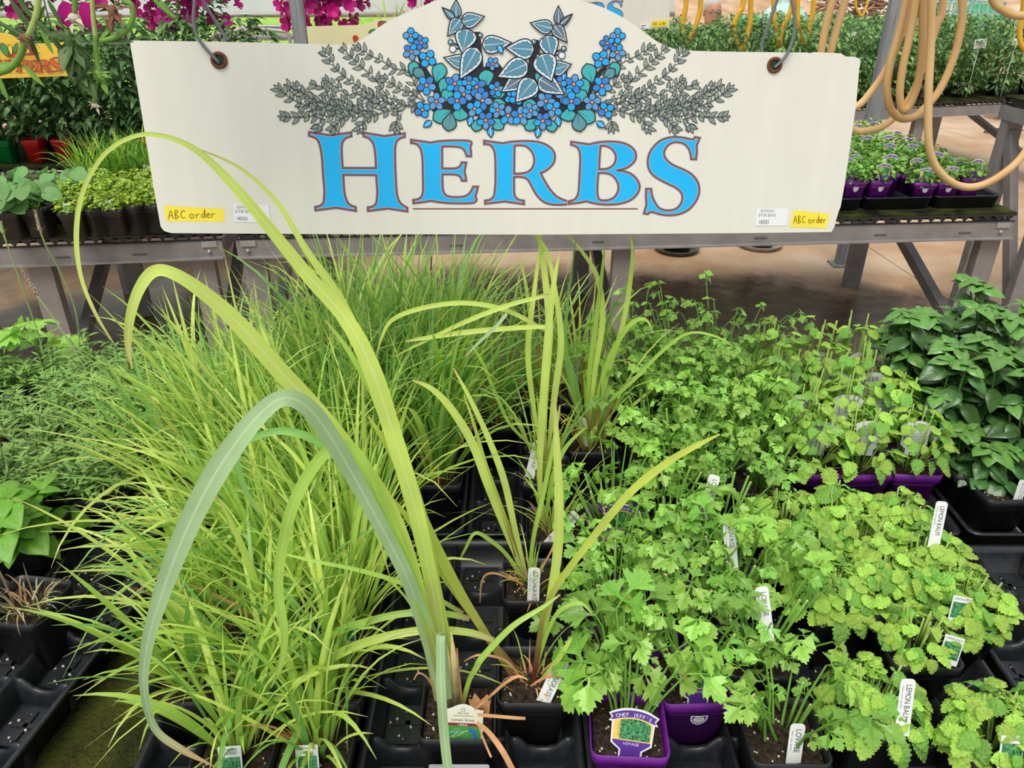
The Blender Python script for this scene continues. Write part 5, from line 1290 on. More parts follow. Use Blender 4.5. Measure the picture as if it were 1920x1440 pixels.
for j, y in enumerate((1.28, 1.385, 1.49, 1.595)):
    for i, x in enumerate((0.918, 1.02, 1.12)):
        basil(x, y, 'dark glossy basil in a black pot, %s column, %s row of the basil tray' % (cn[i], ORD[j]), rr, (0.10 if (i == 0 and j == 0) else 0.20) + 0.02 * j, 4 if j == 0 else 6, 0.064,
              (T_LOV, 0.02, -0.04, POT_H - 0.02, -0.15, 0.0, 0.0) if (i, j) == (0, 0) and False else None)
T_LONG = Kit(); T_LONG.plate(outline([(-9,-5,1),(9,-5,1),(9,60,1),(8,63),(5,64,1),(-5,64,1),(-8,63),(-9,60,1)], n=3), 0.0009, 'plant_tag', TAGW)
mb = MB(); T_LONG.words(mb, 'Annual Part Sun', -1, 58, 49, 3.2, 0, True); T_LONG.words(mb, 'Purple flowers', 4, 58, 40, 3.2, 0, True); T_LONG.part(mb, 'tag_print', TEXTG)
T_LONG.place(basil(0.935, 1.205, 'low dark basil with a small printed white tag at the tray front', rr, 0.09, 3, 0.052), 0.012, -0.042, POT_H - 0.03, -0.12, 0.0, 0.06, 'white tag with small print')
basil(1.045, 1.19, 'broad leaved basil at the right edge, front of the basil tray', rr, 0.11, 4, 0.062)

# ---------------------------------------------------------------- left side herbs
def feathery(x, y, label, rr, m, n=150, r=0.075, h=0.11, L=(0.018, 0.032), name='potted_marigold', cat='marigold', group='feathery herb pots', up=0.5):
    t = potted(name, label, cat, x, y, ZP, 'black', rr, group); z0 = POT_H - 0.012
    stm = MB(); fol = MB()
    for k in range(26):
        a = rr.uniform(0, 6.283); q = math.sqrt(rr.random()); top = Vector((math.cos(a) * r * q, math.sin(a) * r * q, z0 + h * rr.uniform(0.5, 1.15) * (1.1 - 0.45 * q)))
        b = Vector((top.x * 0.25, top.y * 0.25, z0 - 0.006)); stm.tube([b, (b + top) / 2 + Vector((0, 0, 0.01)), top], 0.0013, 4, 0, False)
        for i in range(n // 10):
            w = rr.uniform(0.25, 1); p = b.lerp(top, w); az = rr.uniform(0, 6.283)
            d = Vector((math.cos(az), math.sin(az), rr.uniform(0.0, up * 1.6)))
            add_leaf(fol, H_NAR, leaf_mx(p, d, UPV + Vector((0, -.3, 0)), rr.uniform(*L)), 0.2, 0.2, rr)
    stm.build('stems', mat('herb_stem', (106, 140, 74), 0.5, 0.1, 30), t)['kind'] = 'stuff'
    fol.build('foliage', m, t)['kind'] = 'stuff'
    return t
rr = random.Random(55)
for j, y in enumerate((1.202, 1.304, 1.405, 1.507, 1.60)):
    for i, x in enumerate((-0.972, -0.875, -0.778)):
        feathery(x, y, 'bushy green marigold herb, %s column, %s row of the back left tray' % (cn[i], ORD[j]), rr, MARI, h=0.10 + 0.012 * j)
for i, x in enumerate((-0.658, -0.56, -0.462)):
    for j, y in enumerate((1.507, 1.605)):
        t = feathery(x, y, 'silvery lavender behind the lemongrass, %s column, %s row' % (cn[i], ORD[j]), rr, SAGE, 120, 0.06, 0.14, (0.02, 0.036), 'potted_lavender', 'lavender', 'lavender pots', 0.9)
for j, y in enumerate((1.2, 1.405, 1.6)):
    for i, x in enumerate((-1.285, -1.19, -1.09)):
        feathery(x, y, 'leafy green herb by the left edge, %s column, %s row' % (cn[i], ORD[j]), rr, MARI, h=0.10)
# lavender flower stalks standing tall at the left
LVS = mat('lavender_stalk', (158, 184, 116), 0.55, 0.1, 30); LVF = mat('lavender_spike', (176, 156, 136), 0.7, 0.3, 200, 0.2); 
lv = feathery(-0.80, 1.66, 'lavender with long flower stalks at the back left', rr, SAGE, 90, 0.05, 0.10, (0.02, 0.03), 'potted_lavender', 'lavender', 'lavender pots', 0.9)
for path, sp in (([(150,660,1.62),(140,580,1.6),(112,510,1.58),(90,470,1.56),(76,436,1.55)], (76,436,66,396)), ([(240,840,1.5),(160,690,1.5),(110,610,1.5),(70,555,1.5)], (70,555,38,500)), ([(90,760,1.6),(78,660,1.6),(40,540,1.58),(5,440,1.56)], (5,440,0,418))):
    mb = MB(); pts = [at_y(*q) - lv.location for q in spline(path, 5)]; mb.tube(pts, 0.0016, 6); mb.build('flower_stalk', LVS, lv)
    a, b = at_y(sp[0], sp[1], path[-1][2]) - lv.location, at_y(sp[2], sp[3], path[-1][2]) - lv.location; mb = MB(); r4 = random.Random(9)
    for k in range(26):
        p = a.lerp(b, k / 26); an = k * 2.4; o = Vector((math.cos(an), math.sin(an), 1.3)).normalized()
        mb.ball(p + o * 0.003, Vector((0.0026, 0.0026, 0.005)) * (1 - 0.5 * k / 26), 0, 5, 3)
    for an in (0, 2.1, 4.2): add_leaf(mb, H_NAR, leaf_mx(a, Vector((math.cos(an), math.sin(an), 0.9)), UPV, 0.022), 0.3, 0, r4)
    mb.build('flower_spike', LVF if sp[0] > 50 else LVS, lv)
# broad leaved herb and a withered pot, left tray
rr = random.Random(66)
basil(-0.86, 1.085, 'bright broad leaved herb at the left edge above the near tray', rr, 0.10, 5, 0.075, None, 'potted_sage', 'sage', ME_BRO, 0.5, 'broad leaved herb pots', smat=LOVS)
basil(-0.965, 1.07, 'broad leaved herb cut by the left picture edge', rr, 0.12, 5, 0.075, None, 'potted_sage', 'sage', ME_BRO, 0.5, 'broad leaved herb pots', smat=LOVS)
t = potted('potted_lavender', 'withered lavender in a black pot with a dark picture tag, left tray', 'lavender', -0.765, 0.90, ZP, 'black', rr, 'lavender pots', -0.14)
T_DARKP.place(t, -0.03, -0.038, POT_H - 0.012, -0.4, -0.1, -0.12, 'picture tag with a dark photo')
tuft(t, rr, 60, 0.075, POT_H - 0.018, 0.03, (0, 0), [SAGE, mat('withered_stalk', (152, 122, 86), 0.8, 0.2, 40), mat('withered_leaf', (176, 160, 118), 0.8, 0.2, 40), LGO], (2, 3, 3, 1), 0, 0.0035, 3.2, 0.7)
# kale leaf peeping in at the far left
t = potted('potted_kale', 'kale with lobed grey leaves at the back left corner', 'kale', -1.15, 1.68, ZP, 'black', rr, 'broad leaved herb pots')
for k in range(7):
    a = k * 0.9; link('leaf', ME_LOV[k % 3], t, leaf_mx(Vector((0, 0, POT_H + 0.02 * k)), Vector((math.cos(a), math.sin(a), 0.7)), UPV, 0.12))
mb = MB(); mb.tube([(0, 0, POT_H - 0.02), (0, 0, POT_H + 0.14)], 0.004, 6); mb.build('stem', LOVS, t)
# ================================================================ tan hose coil
HOSE = mat('tan_hose', (204, 160, 104), 0.5, 0, 8, 0.35, col2=(222, 184, 130), stretch=(1, 1, 0.3))
hose = thing('coiled_hose', 'tan garden hose hanging in loose loops right of the sign', 'hose', at_y(1738, -190, 2.0))
loops = [
 [(1735,-190,2.0),(1600,-60,2.0),(1585,0,2.0),(1570,50,2.0),(1557,100,2.0),(1545,160,2.01),(1555,215,2.02),(1600,243,2.03),(1624,245,2.03),(1655,237,2.03),(1687,210,2.03),(1712,172,2.03),(1733,118,2.03),(1756,50,2.03),(1768,0,2.03),(1760,-190,2.03)],
 [(1720,-190,1.97),(1580,-60,1.97),(1562,0,1.97),(1548,50,1.97),(1538,110,1.97),(1535,170,1.98),(1560,212,1.99),(1605,200,2.0),(1633,172,2.0),(1663,128,2.0),(1687,70,2.0),(1703,25,2.0),(1712,-20,2.0),(1740,-190,2.0)],
 [(1740,-190,1.95),(1700,0,1.95),(1686,60,1.95),(1670,115,1.95),(1663,165,1.95),(1670,203,1.95),(1688,222,1.95),(1714,219,1.95),(1734,202,1.95),(1759,173,1.95),(1780,130,1.95),(1797,75,1.95),(1804,0,1.95),(1780,-190,1.95)],
 [(1745,-190,1.91),(1717,0,1.91),(1705,70,1.91),(1692,130,1.91),(1687,178,1.91),(1693,206,1.91),(1706,196,1.91),(1721,155,1.91),(1730,87,1.91),(1731,0,1.91),(1745,-190,1.91)],
 [(1750,-190,1.87),(1747,0,1.87),(1745,90,1.87),(1741,175,1.86),(1741,260,1.85),(1749,301,1.85),(1770,331,1.85),(1802,349,1.85),(1838,348,1.85),(1879,327,1.85),(1920,288,1.86),(1970,200,1.87),(1990,60,1.87),(1960,-190,1.87)],
 [(1800,-190,1.9),(1845,-60,1.9),(1862,0,1.9),(1876,16,1.9),(1900,28,1.9),(1932,24,1.9),(1965,-20,1.9),(1990,-190,1.9)]]
for lp in loops:
    mb = MB(); mb.tube([at_y(*q) - hose.location for q in spline(lp, 7)], 0.0088, 10); mb.build('hose_loop', HOSE, hose)
mb = MB(); h0 = Vector((0, 0, 0)); mb.tube([h0 + Vector((-0.12, 0, 0.03)), h0 + Vector((0.36, -0.08, 0.03))], 0.015, 8); mb.tube([h0 + Vector((0.1, -0.03, 0.03)), h0 + Vector((0.1, -0.03, 0.9))], 0.012, 8)
mb.build('hanger_bar', STEELD, hose)
# yellow hoses far behind
YH = mat('yellow_hose', (226, 172, 48), 0.5, 0.1, 12, 0.35)
for k, (lp, lab) in enumerate([
  ([(1290,-120),(1287,0),(1280,45),(1285,90),(1300,60),(1310,30),(1314,0),(1315,-120)], 'yellow hose loop hanging left of the man, far bench'),
  ([(1400,-120),(1394,0),(1386,24),(1376,52),(1390,95),(1405,50),(1408,0),(1410,-120)], 'yellow hose loop hanging right of the man'),
  ([(1452,-120),(1451,0),(1453,45),(1462,90),(1470,48),(1478,30),(1486,0),(1488,-120)], 'yellow hose loop between the man and the tan hose'),
  ([(1492,-120),(1495,0),(1497,44),(1508,80),(1520,40),(1526,0),(1526,-120)], 'yellow hose loop nearest the tan hose'),
  ([(1602,-120),(1604,0),(1606,15),(1616,30),(1624,12),(1626,0),(1628,-120)], 'thin yellow hose loop behind the grey post'),
  ([(1935,-120),(1918,20),(1912,55),(1916,85),(1940,95),(1960,0),(1960,-120)], 'yellow hose at the right picture edge')]):
    t = thing('yellow_hose', lab, 'hose', at_y(lp[0][0], lp[0][1], 6.3 if k < 5 else 3.2), 0, 'yellow hoses')
    mb = MB(); mb.tube([at_y(q[0], q[1], 6.3 if k < 5 else 3.2) - t.location for q in spline(lp, 6)], 0.019 if k < 4 else 0.010, 8); mb.build('hose_loop', YH, t)
    mb = MB(); mb.tube([(-0.15, 0, 0), (0.25, 0, 0)], 0.012, 6); mb.tube([(0.06, 0, 0), (0.06, 0, 0.6)], 0.008, 6); mb.build('hanger_bar', STEELD, t)

# ================================================================ plants on the middle and far benches
H_SM = [(0, .05), (.3, .36), (.7, .3), (1, 0)]
H_PEP = [(0, .02), (.2, .16), (.45, .23), (.75, .13), (1, 0)]
def foliage_mesh(kind, seed, n, r, h, L, mats, half, z0=0.0, fold=0.3, droop=0.4, low=0.0, shellness=0.5):
    rr = random.Random(seed); mb = MB()
    for k in range(n):
        a = rr.uniform(0, 6.283); v = rr.uniform(low, 1) ; q = math.sqrt(max(0.05, 1 - (abs(v - 0.55) * 1.55) ** 2)) if low >= 0 else 1
        rad = r * q * (shellness + (1 - shellness) * math.sqrt(rr.random())) * rr.uniform(0.8, 1.15)
        p = Vector((math.cos(a) * rad, math.sin(a) * rad, z0 + v * h))
        d = Vector((math.cos(a + rr.uniform(-1, 1)), math.sin(a + rr.uniform(-1, 1)), rr.uniform(-.6, .5)))
        add_leaf(mb, half, leaf_mx(p, d, UPV + Vector((rr.uniform(-.6, .6), rr.uniform(-.8, .4), 0)), rr.uniform(*L)), fold, droop, rr, 0.05, rr.randrange(len(mats)))
    return mb.mesh('foliage', mats)
def stems_mesh(seed, n, r, h, m, rad=0.004):
    rr = random.Random(seed); mb = MB()
    for k in range(n):
        a = rr.uniform(0, 6.283); q = rr.uniform(0.2, 0.8)
        mb.tube([(0, 0, 0), (math.cos(a) * r * q * 0.3, math.sin(a) * r * q * 0.3, h * 0.45), (math.cos(a) * r * q, math.sin(a) * r * q, h * rr.uniform(0.7, 0.95))], [rad, rad * 0.8, rad * 0.4], 5, 0, False)
    return mb.mesh('stems', m)
PEPA = mat('pepper_leaf_dark', (82, 122, 70), 0.36, 0.15, 15, 0.45, transl=0.2, rnd=0.2); PEPB = mat('pepper_leaf', (116, 160, 92), 0.36, 0.15, 15, 0.45, transl=0.25, rnd=0.2)
PEPC = mat('pepper_leaf_light', (150, 188, 112), 0.42, 0.12, 15, 0.4, transl=0.3, rnd=0.15); PSTEM = mat('pepper_stem', (78, 112, 58), 0.5, 0.1, 20)
ME_PEP = [foliage_mesh('pepper', 100 + k, 300, 0.13, 0.50, (0.045, 0.075), [PEPA, PEPA, PEPB], H_PEP, POT_H + 0.02) for k in range(4)]
ME_PEPS = [stems_mesh(200 + k, 7, 0.12, 0.5, PSTEM, 0.0045) for k in range(3)]
ME_TOM = [foliage_mesh('tomato', 300 + k, 800, 0.21, 0.58, (0.035, 0.068), [PEPA, PEPB, PEPB, PEPC], H_PEP, POT_H - 0.06) for k in range(4)]
ME_TOMS = [stems_mesh(400 + k, 9, 0.19, 0.55, PSTEM, 0.006) for k in range(3)]
def on_bench(b, L, u, w): # metres along the front edge and back from it
    return b.matrix_basis @ Vector((u, w, 0))
for b in (bench_ml, bench_mr, bench_fl, bench_fr, bench_fm, bench_e):
    b.matrix_basis = Matrix.Translation(b.location) @ b.rotation_euler.to_matrix().to_4x4()
def bush(name, cat, label, p, colour, fol, stm, rr, group, s=1.0, tagk=None):
    t = thing(name, label, cat, p, rr.uniform(-3.1, 3.1) if not tagk and colour in ('black',) else rr.uniform(-.1, .1), group); t.scale = (s, s, s * rr.uniform(0.9, 1.1))
    link('pot', ME_POT[colour], t); link('soil', ME_SOIL[rr.randrange(4)], t)
    f = link('foliage', rr.choice(fol), t, Matrix.Rotation(rr.uniform(0, 6.28), 4, 'Z')); f['kind'] = 'stuff'
    if stm: link('stems', rr.choice(stm), t, Matrix.Translation((0, 0, POT_H - 0.02)))['kind'] = 'stuff'
    if tagk: tagk[0].place(t, *tagk[1:])
    return t
rr = random.Random(77)
# far left bench: peppers in coloured pots
colr = ['black', 'black', 'green', 'red', 'red', 'black', 'orange', 'orange', 'orange', 'black', 'black', 'orange', 'red']
nc = int((LFL - 0.1) / 0.15)
for j in range(4):
    for i in range(nc):
        p = on_bench(bench_fl, 0, 0.08 + 0.15 * i + (0.07 if j % 2 else 0), 0.09 + 0.26 * j); p.z = 0.762
        px = 960 + F_PX * p.x / depth(p)
        if px < -60 or px > 600 or (j == 0 and 330 < px) or (j and i % 2): continue
        c = 'black' if j else ('green' if px < 45 else 'red' if px < 190 else 'orange')
        bush('potted_pepper', 'pepper', 'dark pepper plant, %s pot, %s place in row %s, far left bench' % (c, ORD[i], ['one', 'two', 'three', 'four'][j]), p, c, ME_PEP, ME_PEPS, rr, 'pepper plants on the far left bench', 1.0)
for j in range(3):
    for i in range(int((LFM - 0.2) / 0.22)):
        p = on_bench(bench_fm, 0, 0.14 + 0.22 * i, 0.2 + 0.34 * j); p.z = 0.762
        bush('potted_pepper', 'pepper', 'pepper plant behind the sign, %s in row %s, far middle bench' % (ORD[i], ['one', 'two', 'three'][j]), p, 'black', ME_TOM, ME_TOMS, rr, 'pepper plants on the far middle bench', 0.72)
nc = int((LFR - 0.2) / 0.33)
for j in range(4):
    for i in range(nc):
        p = on_bench(bench_fr, 0, 0.2 + 0.33 * i + (0.12 if j % 2 else 0), 0.2 + 0.36 * j); p.z = 0.762
        bush('potted_tomato', 'tomato plant', 'leafy tomato plant, %s from the left in row %s, far right bench' % (ORD[min(i, 11)] if i < 12 else 'last', ['one', 'two', 'three', 'four'][j]), p, 'black' if (i + j) % 7 else 'white', ME_TOM, ME_TOMS, rr, 'tomato plants on the far right bench', 0.86)
# tall strap leaved plants showing between the signs
for k, (u, w) in enumerate(((0.10, 0.78), (0.34, 0.82), (0.62, 0.78))):
    p = on_bench(bench_fm, 0, u, w); rr2 = random.Random(900 + k)
    t = potted('potted_lemongrass', 'tall yellow green strap leaved grass beyond the strawberry sign, %s from the left' % ORD[k], 'lemongrass', p.x, p.y, 0.762, 'black', rr2, 'strap leaved grasses')
    tuft(t, rr2, 40, 0.75, POT_H - 0.02, 0.03, (0, 0), [LGY, LGM, LGM, LGO], (4, 4, 3, 0.2), 8, 0.028, 1.6, 0.35)
# purple pots of mint on the middle bench
MINT = mat('mint_leaf', (104, 156, 62), 0.42, 0.14, 20, 0.4, transl=0.25, rnd=0.25); MINTL = mat('mint_leaf_light', (150, 190, 92), 0.45, 0.12, 20, 0.4, transl=0.3, rnd=0.2); MINTV = mat('mint_leaf_variegated', (206, 214, 160), 0.5, 0.1, 20, 0.3, transl=0.3)
ME_MINT = [foliage_mesh('mint', 500 + k, 170, 0.062, 0.075, (0.015, 0.028), [MINT, MINT, MINTL], H_SM, POT_H - 0.015, 0.25, 0.3, 0.0, 0.3) for k in range(5)]
ME_MINTV = [foliage_mesh('mint', 520 + k, 170, 0.062, 0.085, (0.014, 0.026), [MINTL, MINTV, MINT], H_SM, POT_H - 0.015, 0.25, 0.3, 0.0, 0.3) for k in range(2)]
# flats under the pots
def flat(b, u, w, lab, n=3, m=3, rz=0.0):
    p = on_bench(b, 0, u, w); t = thing('plug_tray', lab, 'tray', (p.x, p.y, 0.76), b.rotation_euler.z + rz, 'black carrying trays')
    link('tray_shell', ME_TRAY[0], t)
    for s_ in (-1, 1): link('long_ridge', ME_TRAY[1], t, Matrix.Translation((s_ * 0.049, 0, 0)) @ Matrix.Rotation(math.pi / 2, 4, 'Z'))
    return t
cols_px = [1592, 1900]
u0, u1 = None, None
ci = 0
for i in range(60):
    u = 0.08 + 0.106 * i
    if u > LMR - 0.08: break
    f0 = on_bench(bench_mr, 0, u, 0.09); f0.z = 0.83; px = 960 + F_PX * f0.x / depth(f0)
    if px < 1540: continue
    for j in range(9):
        p = on_bench(bench_mr, 0, u + rr.uniform(-.006, .006), 0.12 + 0.112 * j); p.z = 0.772
        if (ci, j) in ((3, 0),): continue
        var = (ci >= 5 and j >= 5)
        chef = rr.random() < (0.9 if j < 3 else 0.45)
        t = bush('potted_mint', 'mint', '%s mint in purple pot, column %s from the sign, %s row back' % ('variegated' if var else 'green', ['one', 'two', 'three', 'four', 'five', 'six', 'seven', 'eight', 'nine', 'ten', 'eleven'][ci], ORD[j]), p, 'purple', ME_MINTV if var else ME_MINT, None, rr, 'mint in purple pots', 1.0,
                 (T_CHEFM, rr.uniform(-.01, .01), -0.043, POT_H - 0.006 + rr.uniform(0, 0.02), -0.12, rr.uniform(-.15, .15), rr.uniform(-.08, .08)) if chef else None)
        if j < 2: link('pot_label', T_GMO.parts[0][1], t, Matrix.Translation((0.0, -0.0478, POT_H - 0.036)) @ Matrix.Rotation(0.11, 4, 'X'))
    ci += 1
print('mint columns', ci)
k = 0
for i in range(12):
    u = LMR - 0.19 - 0.318 * i
    f0 = on_bench(bench_mr, 0, u, 0.09); f0.z = 0.8; px = 960 + F_PX * f0.x / depth(f0)
    if px < 1500: break
    for j in range(2): flat(bench_mr, u, 0.33 + 0.535 * j, '%s black tray under the mint, counted from the right bench end, %s row' % (ORD[i], 'front' if j == 0 else 'back'))
# left middle bench: squash, moss plants, chives
sp = lambda px, py, z: at_z(px, py, z)
G_SQ = mat('squash_leaf_b', (104, 152, 88), 0.5, 0.12, 12, 0.35, transl=0.3, rnd=0.2)
for k, (px, py) in enumerate(((18, 398), (70, 394), (40, 372), (95, 368), (135, 362), (8, 374))):
    p = at_z(px, py, 0.87); rr2 = random.Random(600 + k)
    t = potted('potted_squash', 'squash seedling with round grey green leaves, %s in the left bench cluster' % ORD[k], 'squash', p.x, p.y, 0.772, 'black', rr2, 'squash seedlings'); stm = MB()
    for i in range(16):
        a = rr2.uniform(0, 6.28); q = rr2.uniform(0.3, 1); e = Vector((math.cos(a) * 0.085 * q, math.sin(a) * 0.085 * q, POT_H + rr2.uniform(0.01, 0.09)))
        stm.tube([(0, 0, POT_H - 0.02), e], 0.002, 4, 0, False)
        link('leaf', rr2.choice(ME_ROU), t, leaf_mx(e, Vector((math.cos(a), math.sin(a), -.2)), UPV + Vector((0, -.7, 0)), rr2.uniform(0.05, 0.075)))
    stm.build('stems', LOVS, t)['kind'] = 'stuff'
MOSSY = mat('sedum_leaf', (170, 196, 70), 0.5, 0.12, 30, 0.3, transl=0.3, rnd=0.1)
ME_SED = [foliage_mesh('sedum', 700 + k, 300, 0.062, 0.05, (0.012, 0.02), [MOSSY, MOSSY, MINTL], H_SM, POT_H - 0.005, 0.2, 0.2, 0.0, 0.2) for k in range(2)]
k = 0
for px in (140, 178, 216, 254, 290):
    for py in (396, 376, 358):
        p = at_z(px + (396 - py) * 0.3, py - (px - 140) * 0.06, 0.87); p.z = 0.772
        bush('potted_sedum', 'sedum', 'yellow green sedum mound in a black pot, %s of the left bench sedums' % (ORD[k] if k < 12 else ['thirteenth', 'fourteenth', 'fifteenth'][k - 12]), p, 'black', ME_SED, None, rr, 'sedum pots', 1.0, (T_BALP, 0.0, -0.045, POT_H, -0.1, 0, 0) if k in (0, 6) else None); k += 1
CHV = [mat('chive_bright', (168, 204, 66), 0.5, 0.1, 20, transl=0.3), mat('chive_green', (112, 172, 60), 0.5, 0.1, 20, transl=0.3), mat('chive_deep', (80, 140, 58), 0.5, 0.1, 20, transl=0.3), LGO]
for k, (px, py) in enumerate(((165, 345), (205, 340), (245, 336), (285, 333), (185, 322), (230, 318), (275, 315))):
    p = at_z(px, py, 0.86); rr2 = random.Random(640 + k)
    t = potted('potted_chives', 'clump of bright onion grass behind the sedum, %s from the left' % ORD[k], 'chives', p.x, p.y, 0.772, 'black', rr2, 'onion grass pots')
    tuft(t, rr2, 60, 0.22, POT_H - 0.02, 0.03, (0, 0), CHV, (4, 4, 2, 0.3), 0, 0.010, 1.6, 0.4)
    if k in (1, 3): T_BALP.place(t, 0.0, -0.045, POT_H + 0.0, -0.1, 0.0, 0.2)
for u_, lab in ((0, 'black tray of squash on the left bench'), (1, 'black tray of sedum beside the squash'), (2, 'black tray of sedum at the sign edge')):
    p = at_z((40, 180, 262)[u_], 392, 0.79); t = thing('plug_tray', lab, 'tray', (p.x, p.y + 0.16, 0.76), (0.08, 0.08, 0.3)[u_], 'black carrying trays'); link('tray_shell', ME_TRAY[0], t)

# small things on the far right
for k, (px, lab) in enumerate(((1822, 'red tomato on the edge of the far right bench, left of two'), (1857, 'red tomato on the edge of the far right bench, right of two'))):
    p = at_z(px, 166, 0.79); t = thing('tomato', lab, 'tomato', (p.x, p.y, 0.76), 0, 'ripe tomatoes')
    mb = MB(); mb.ball((0, 0, 0.032), (0.04, 0.04, 0.034), 0, 14, 9); mb.build('fruit', mat('tomato_red', (206, 74, 42), 0.3, 0.1, 10, 0.5), t)
    mb = MB(); [add_leaf(mb, H_NAR, leaf_mx(Vector((0, 0, 0.064)), Vector((math.cos(a), math.sin(a), 0)), UPV, 0.03), 0.1, 0.2, rr) for a in (0, 1.25, 2.5, 3.75, 5)]; mb.build('calyx', PEPB, t)
p = at_z(1800, 168, 0.79); t = thing('white_cup', 'white plastic cup on the far right bench edge', 'cup', (p.x, p.y, 0.76))
mb = MB(); mb.rings([[Vector((r_ * math.cos(a * math.pi / 10), r_ * math.sin(a * math.pi / 10), z)) for a in range(20)] for r_, z in ((0.03, 0), (0.042, 0.075), (0.045, 0.078), (0.045, 0.084), (0.041, 0.084), (0.03, 0.02))], 0, True, True); mb.build('cup_wall', WHITE, t)
for px, py, Y, w, lab in ((1838, 82, 6.55, 0.095, 'white price card standing in the tomato plants'), (1906, 78, 6.6, 0.07, 'white shaped tag at the right edge of the tomato plants'), (1602, 64, 6.5, 0.05, 'small white tag in the tomato plants beside the post')):
    p = at_y(px, py, Y); t = thing('price_card', lab, 'card', (p.x, p.y, 0.77), 0, 'cards in the tomato plants')
    mb = MB(); mb.box((0, 0, p.z - 0.77), (w, 0.002, w * 0.72), Matrix.Rotation(-0.1, 3, 'Y')); mb.build('card', TAGW, t, False)
    mb = MB(); mb.tube([(0, 0.003, 0), (0, 0.003, p.z - 0.77)], 0.003, 5); mb.build('stake', TAGW, t)
p = at_z(1868, 250, 0.0); t = thing('floor_cable', 'thin dark cable coiled on the concrete behind the mint', 'cable', (p.x, p.y, 0.0))
mb = MB(); pts = [(0.16 * math.cos(a * 0.5) + 0.004 * a, 0.1 * math.sin(a * 0.5), 0.008 + 0.001 * a) for a in range(38)] + [(0.4, 0.0, 0.008), (0.7, 0.15, 0.008), (1.0, 0.5, 0.008)]
mb.tube(pts, 0.006, 5); mb.build('cord', BLK2, t)
p = at_z(1878, 222, 0.0); t = thing('concrete_block', 'pale concrete block under the far right bench', 'block', (p.x, p.y, 0), 0.2)
mb = MB(); mb.rings([rounded_rect(0.17, 0.12, 0.01, z) for z in (0, 0.19)] + [rounded_rect(0.165, 0.115, 0.01, 0.2)], 0, True, True); mb.build('block_body', mat('pale_concrete', (196, 190, 178)), t)
mb = MB(); mb.box((0, 0, 0.215), (0.3, 0.2, 0.03)); mb.build('shim', STEEL, t, False)

# ================================================================ other signs
def other_sign(label, Y, edge_px, m, org_px, thick=0.012):
    u = Vector((math.cos(YAW), math.sin(YAW), 0)); n = Vector((math.sin(YAW), -math.cos(YAW), 0.0))
    org = at_y(org_px[0], org_px[1], Y); mx, lc = plane_frame(u, n, org)
    t = thing('hanging_sign', label, 'sign', group='hanging department signs'); t.matrix_world = mx
    bd = Board(t, mx, lc); bd.step = lambda: setattr(bd, 'coat', bd.coat + 0.0003) or bd.coat
    bd.plate(outline(edge_px, n=4), thick, 'board', m); return t, bd
def fit(loops, x0, x1, y0, y1):
    xs = [q[0] for l in loops for q in l]; ys = [q[1] for l in loops for q in l]
    a0, a1, b0, b1 = min(xs), max(xs), min(ys), max(ys)
    return [[(x0 + (q[0] - a0) / (a1 - a0) * (x1 - x0), y0 + (q[1] - b0) / (b1 - b0) * (y1 - y0)) for q in l] for l in loops]
t, bd = other_sign('second cream herb sign hanging behind the first, only its corner showing', 3.9, [(1257, -42, 1), (1255, 52, 1), (870, 72, 1), (860, -22, 1), (975, -26), (1000, -45), (1060, -60), (1120, -48), (1150, -34)], CREAM, (1255, 52))
letter(bd, fit(LET['S'], 1137, 1168, 1, 40), 1.3); letter(bd, fit(LET['B'], 1098, 1134, 4, 40), 1.3)
note(bd, [(1222, 40), (1251, 36), (1251, 49), (1221, 51)], (1224, 48), (1249, 45), 6)
mb = MB(); bd.fill(mb, [[(1199, 45), (1217, 42), (1217, 53), (1200, 55)]]); bd.part(mb, 'price_sticker', STK)
mb = MB(); bd.stroke(mb, [(1201, 49), (1210, 47.5)], 1.2); bd.stroke(mb, [(1201, 53), (1207, 52)], 1.2); bd.part(mb, 'sticker_print', INK)
for x in (900, 1225):
    mb = MB(); a = bd.P((x, -38)); mb.tube([a + Vector((0, 0.006, 0)), a + Vector((0, 0.02, 0.6))], 0.003, 5); mb.build('hanger_wire', WIRE, t)
YB = mat('yellow_board', (246, 202, 74), 0.55, 0.03, 4); ORA = mat('letter_orange', (222, 104, 56), 0.55); MUST = mat('letter_mustard', (196, 120, 40), 0.6)
t, bd = other_sign('yellow sign with orange lettering and painted peppers, top left', 3.95, [(-262, 82, 1), (-130, 80), (-100, 72), (-60, 62), (-20, 60), (20, 66), (36, 78), (60, 82), (118, 80, 1), (139, 142, 1), (0, 147, 1), (-290, 152, 1)], YB, (139, 142))
for x0, x1, c, y0 in ((-44, -14, 'P', 104), (-13, 6, 'E', 112), (8, 29, 'P', 112), (30, 51, 'P', 112), (52, 70, 'E', 113), (67, 97, 'R', 112), (92, 118, 'S', 107)):
    letter(bd, fit(LET[c], x0, x1, y0, 134.5), 0.9, (ORA, ORA, BROWN))
mb = MB(); bd.stroke(mb, [(-42, 137.5), (92, 135.5)], 0.8); bd.part(mb, 'underline', MUST)
mb = MB()
for b_, t_, w_, c_ in (((4, 80), (17, 106), 13, 0), ((19, 82), (24, 104), 8, 1), ((34, 80), (27, 102), 8, 0), ((20, 106), (46, 98), 9, 2), ((48, 102), (76, 99), 5, 2), ((-14, 84), (-6, 106), 10, 2), ((-40, 86), (-18, 106), 10, 1), ((40, 106), (52, 96), 4, 2)):
    o = leaf2(b_, t_, w_, 'oval'); bd.fill(mb, [o], c_); bd.stroke(mb, o, 0.9, 3, True)
bd.part(mb, 'pepper_print', [mat('print_pepper_green', (76, 150, 84), 0.5), mat('print_pepper_yellow', (244, 218, 90), 0.5), mat('print_pepper_red', (206, 70, 50), 0.5), PRINT[0]])
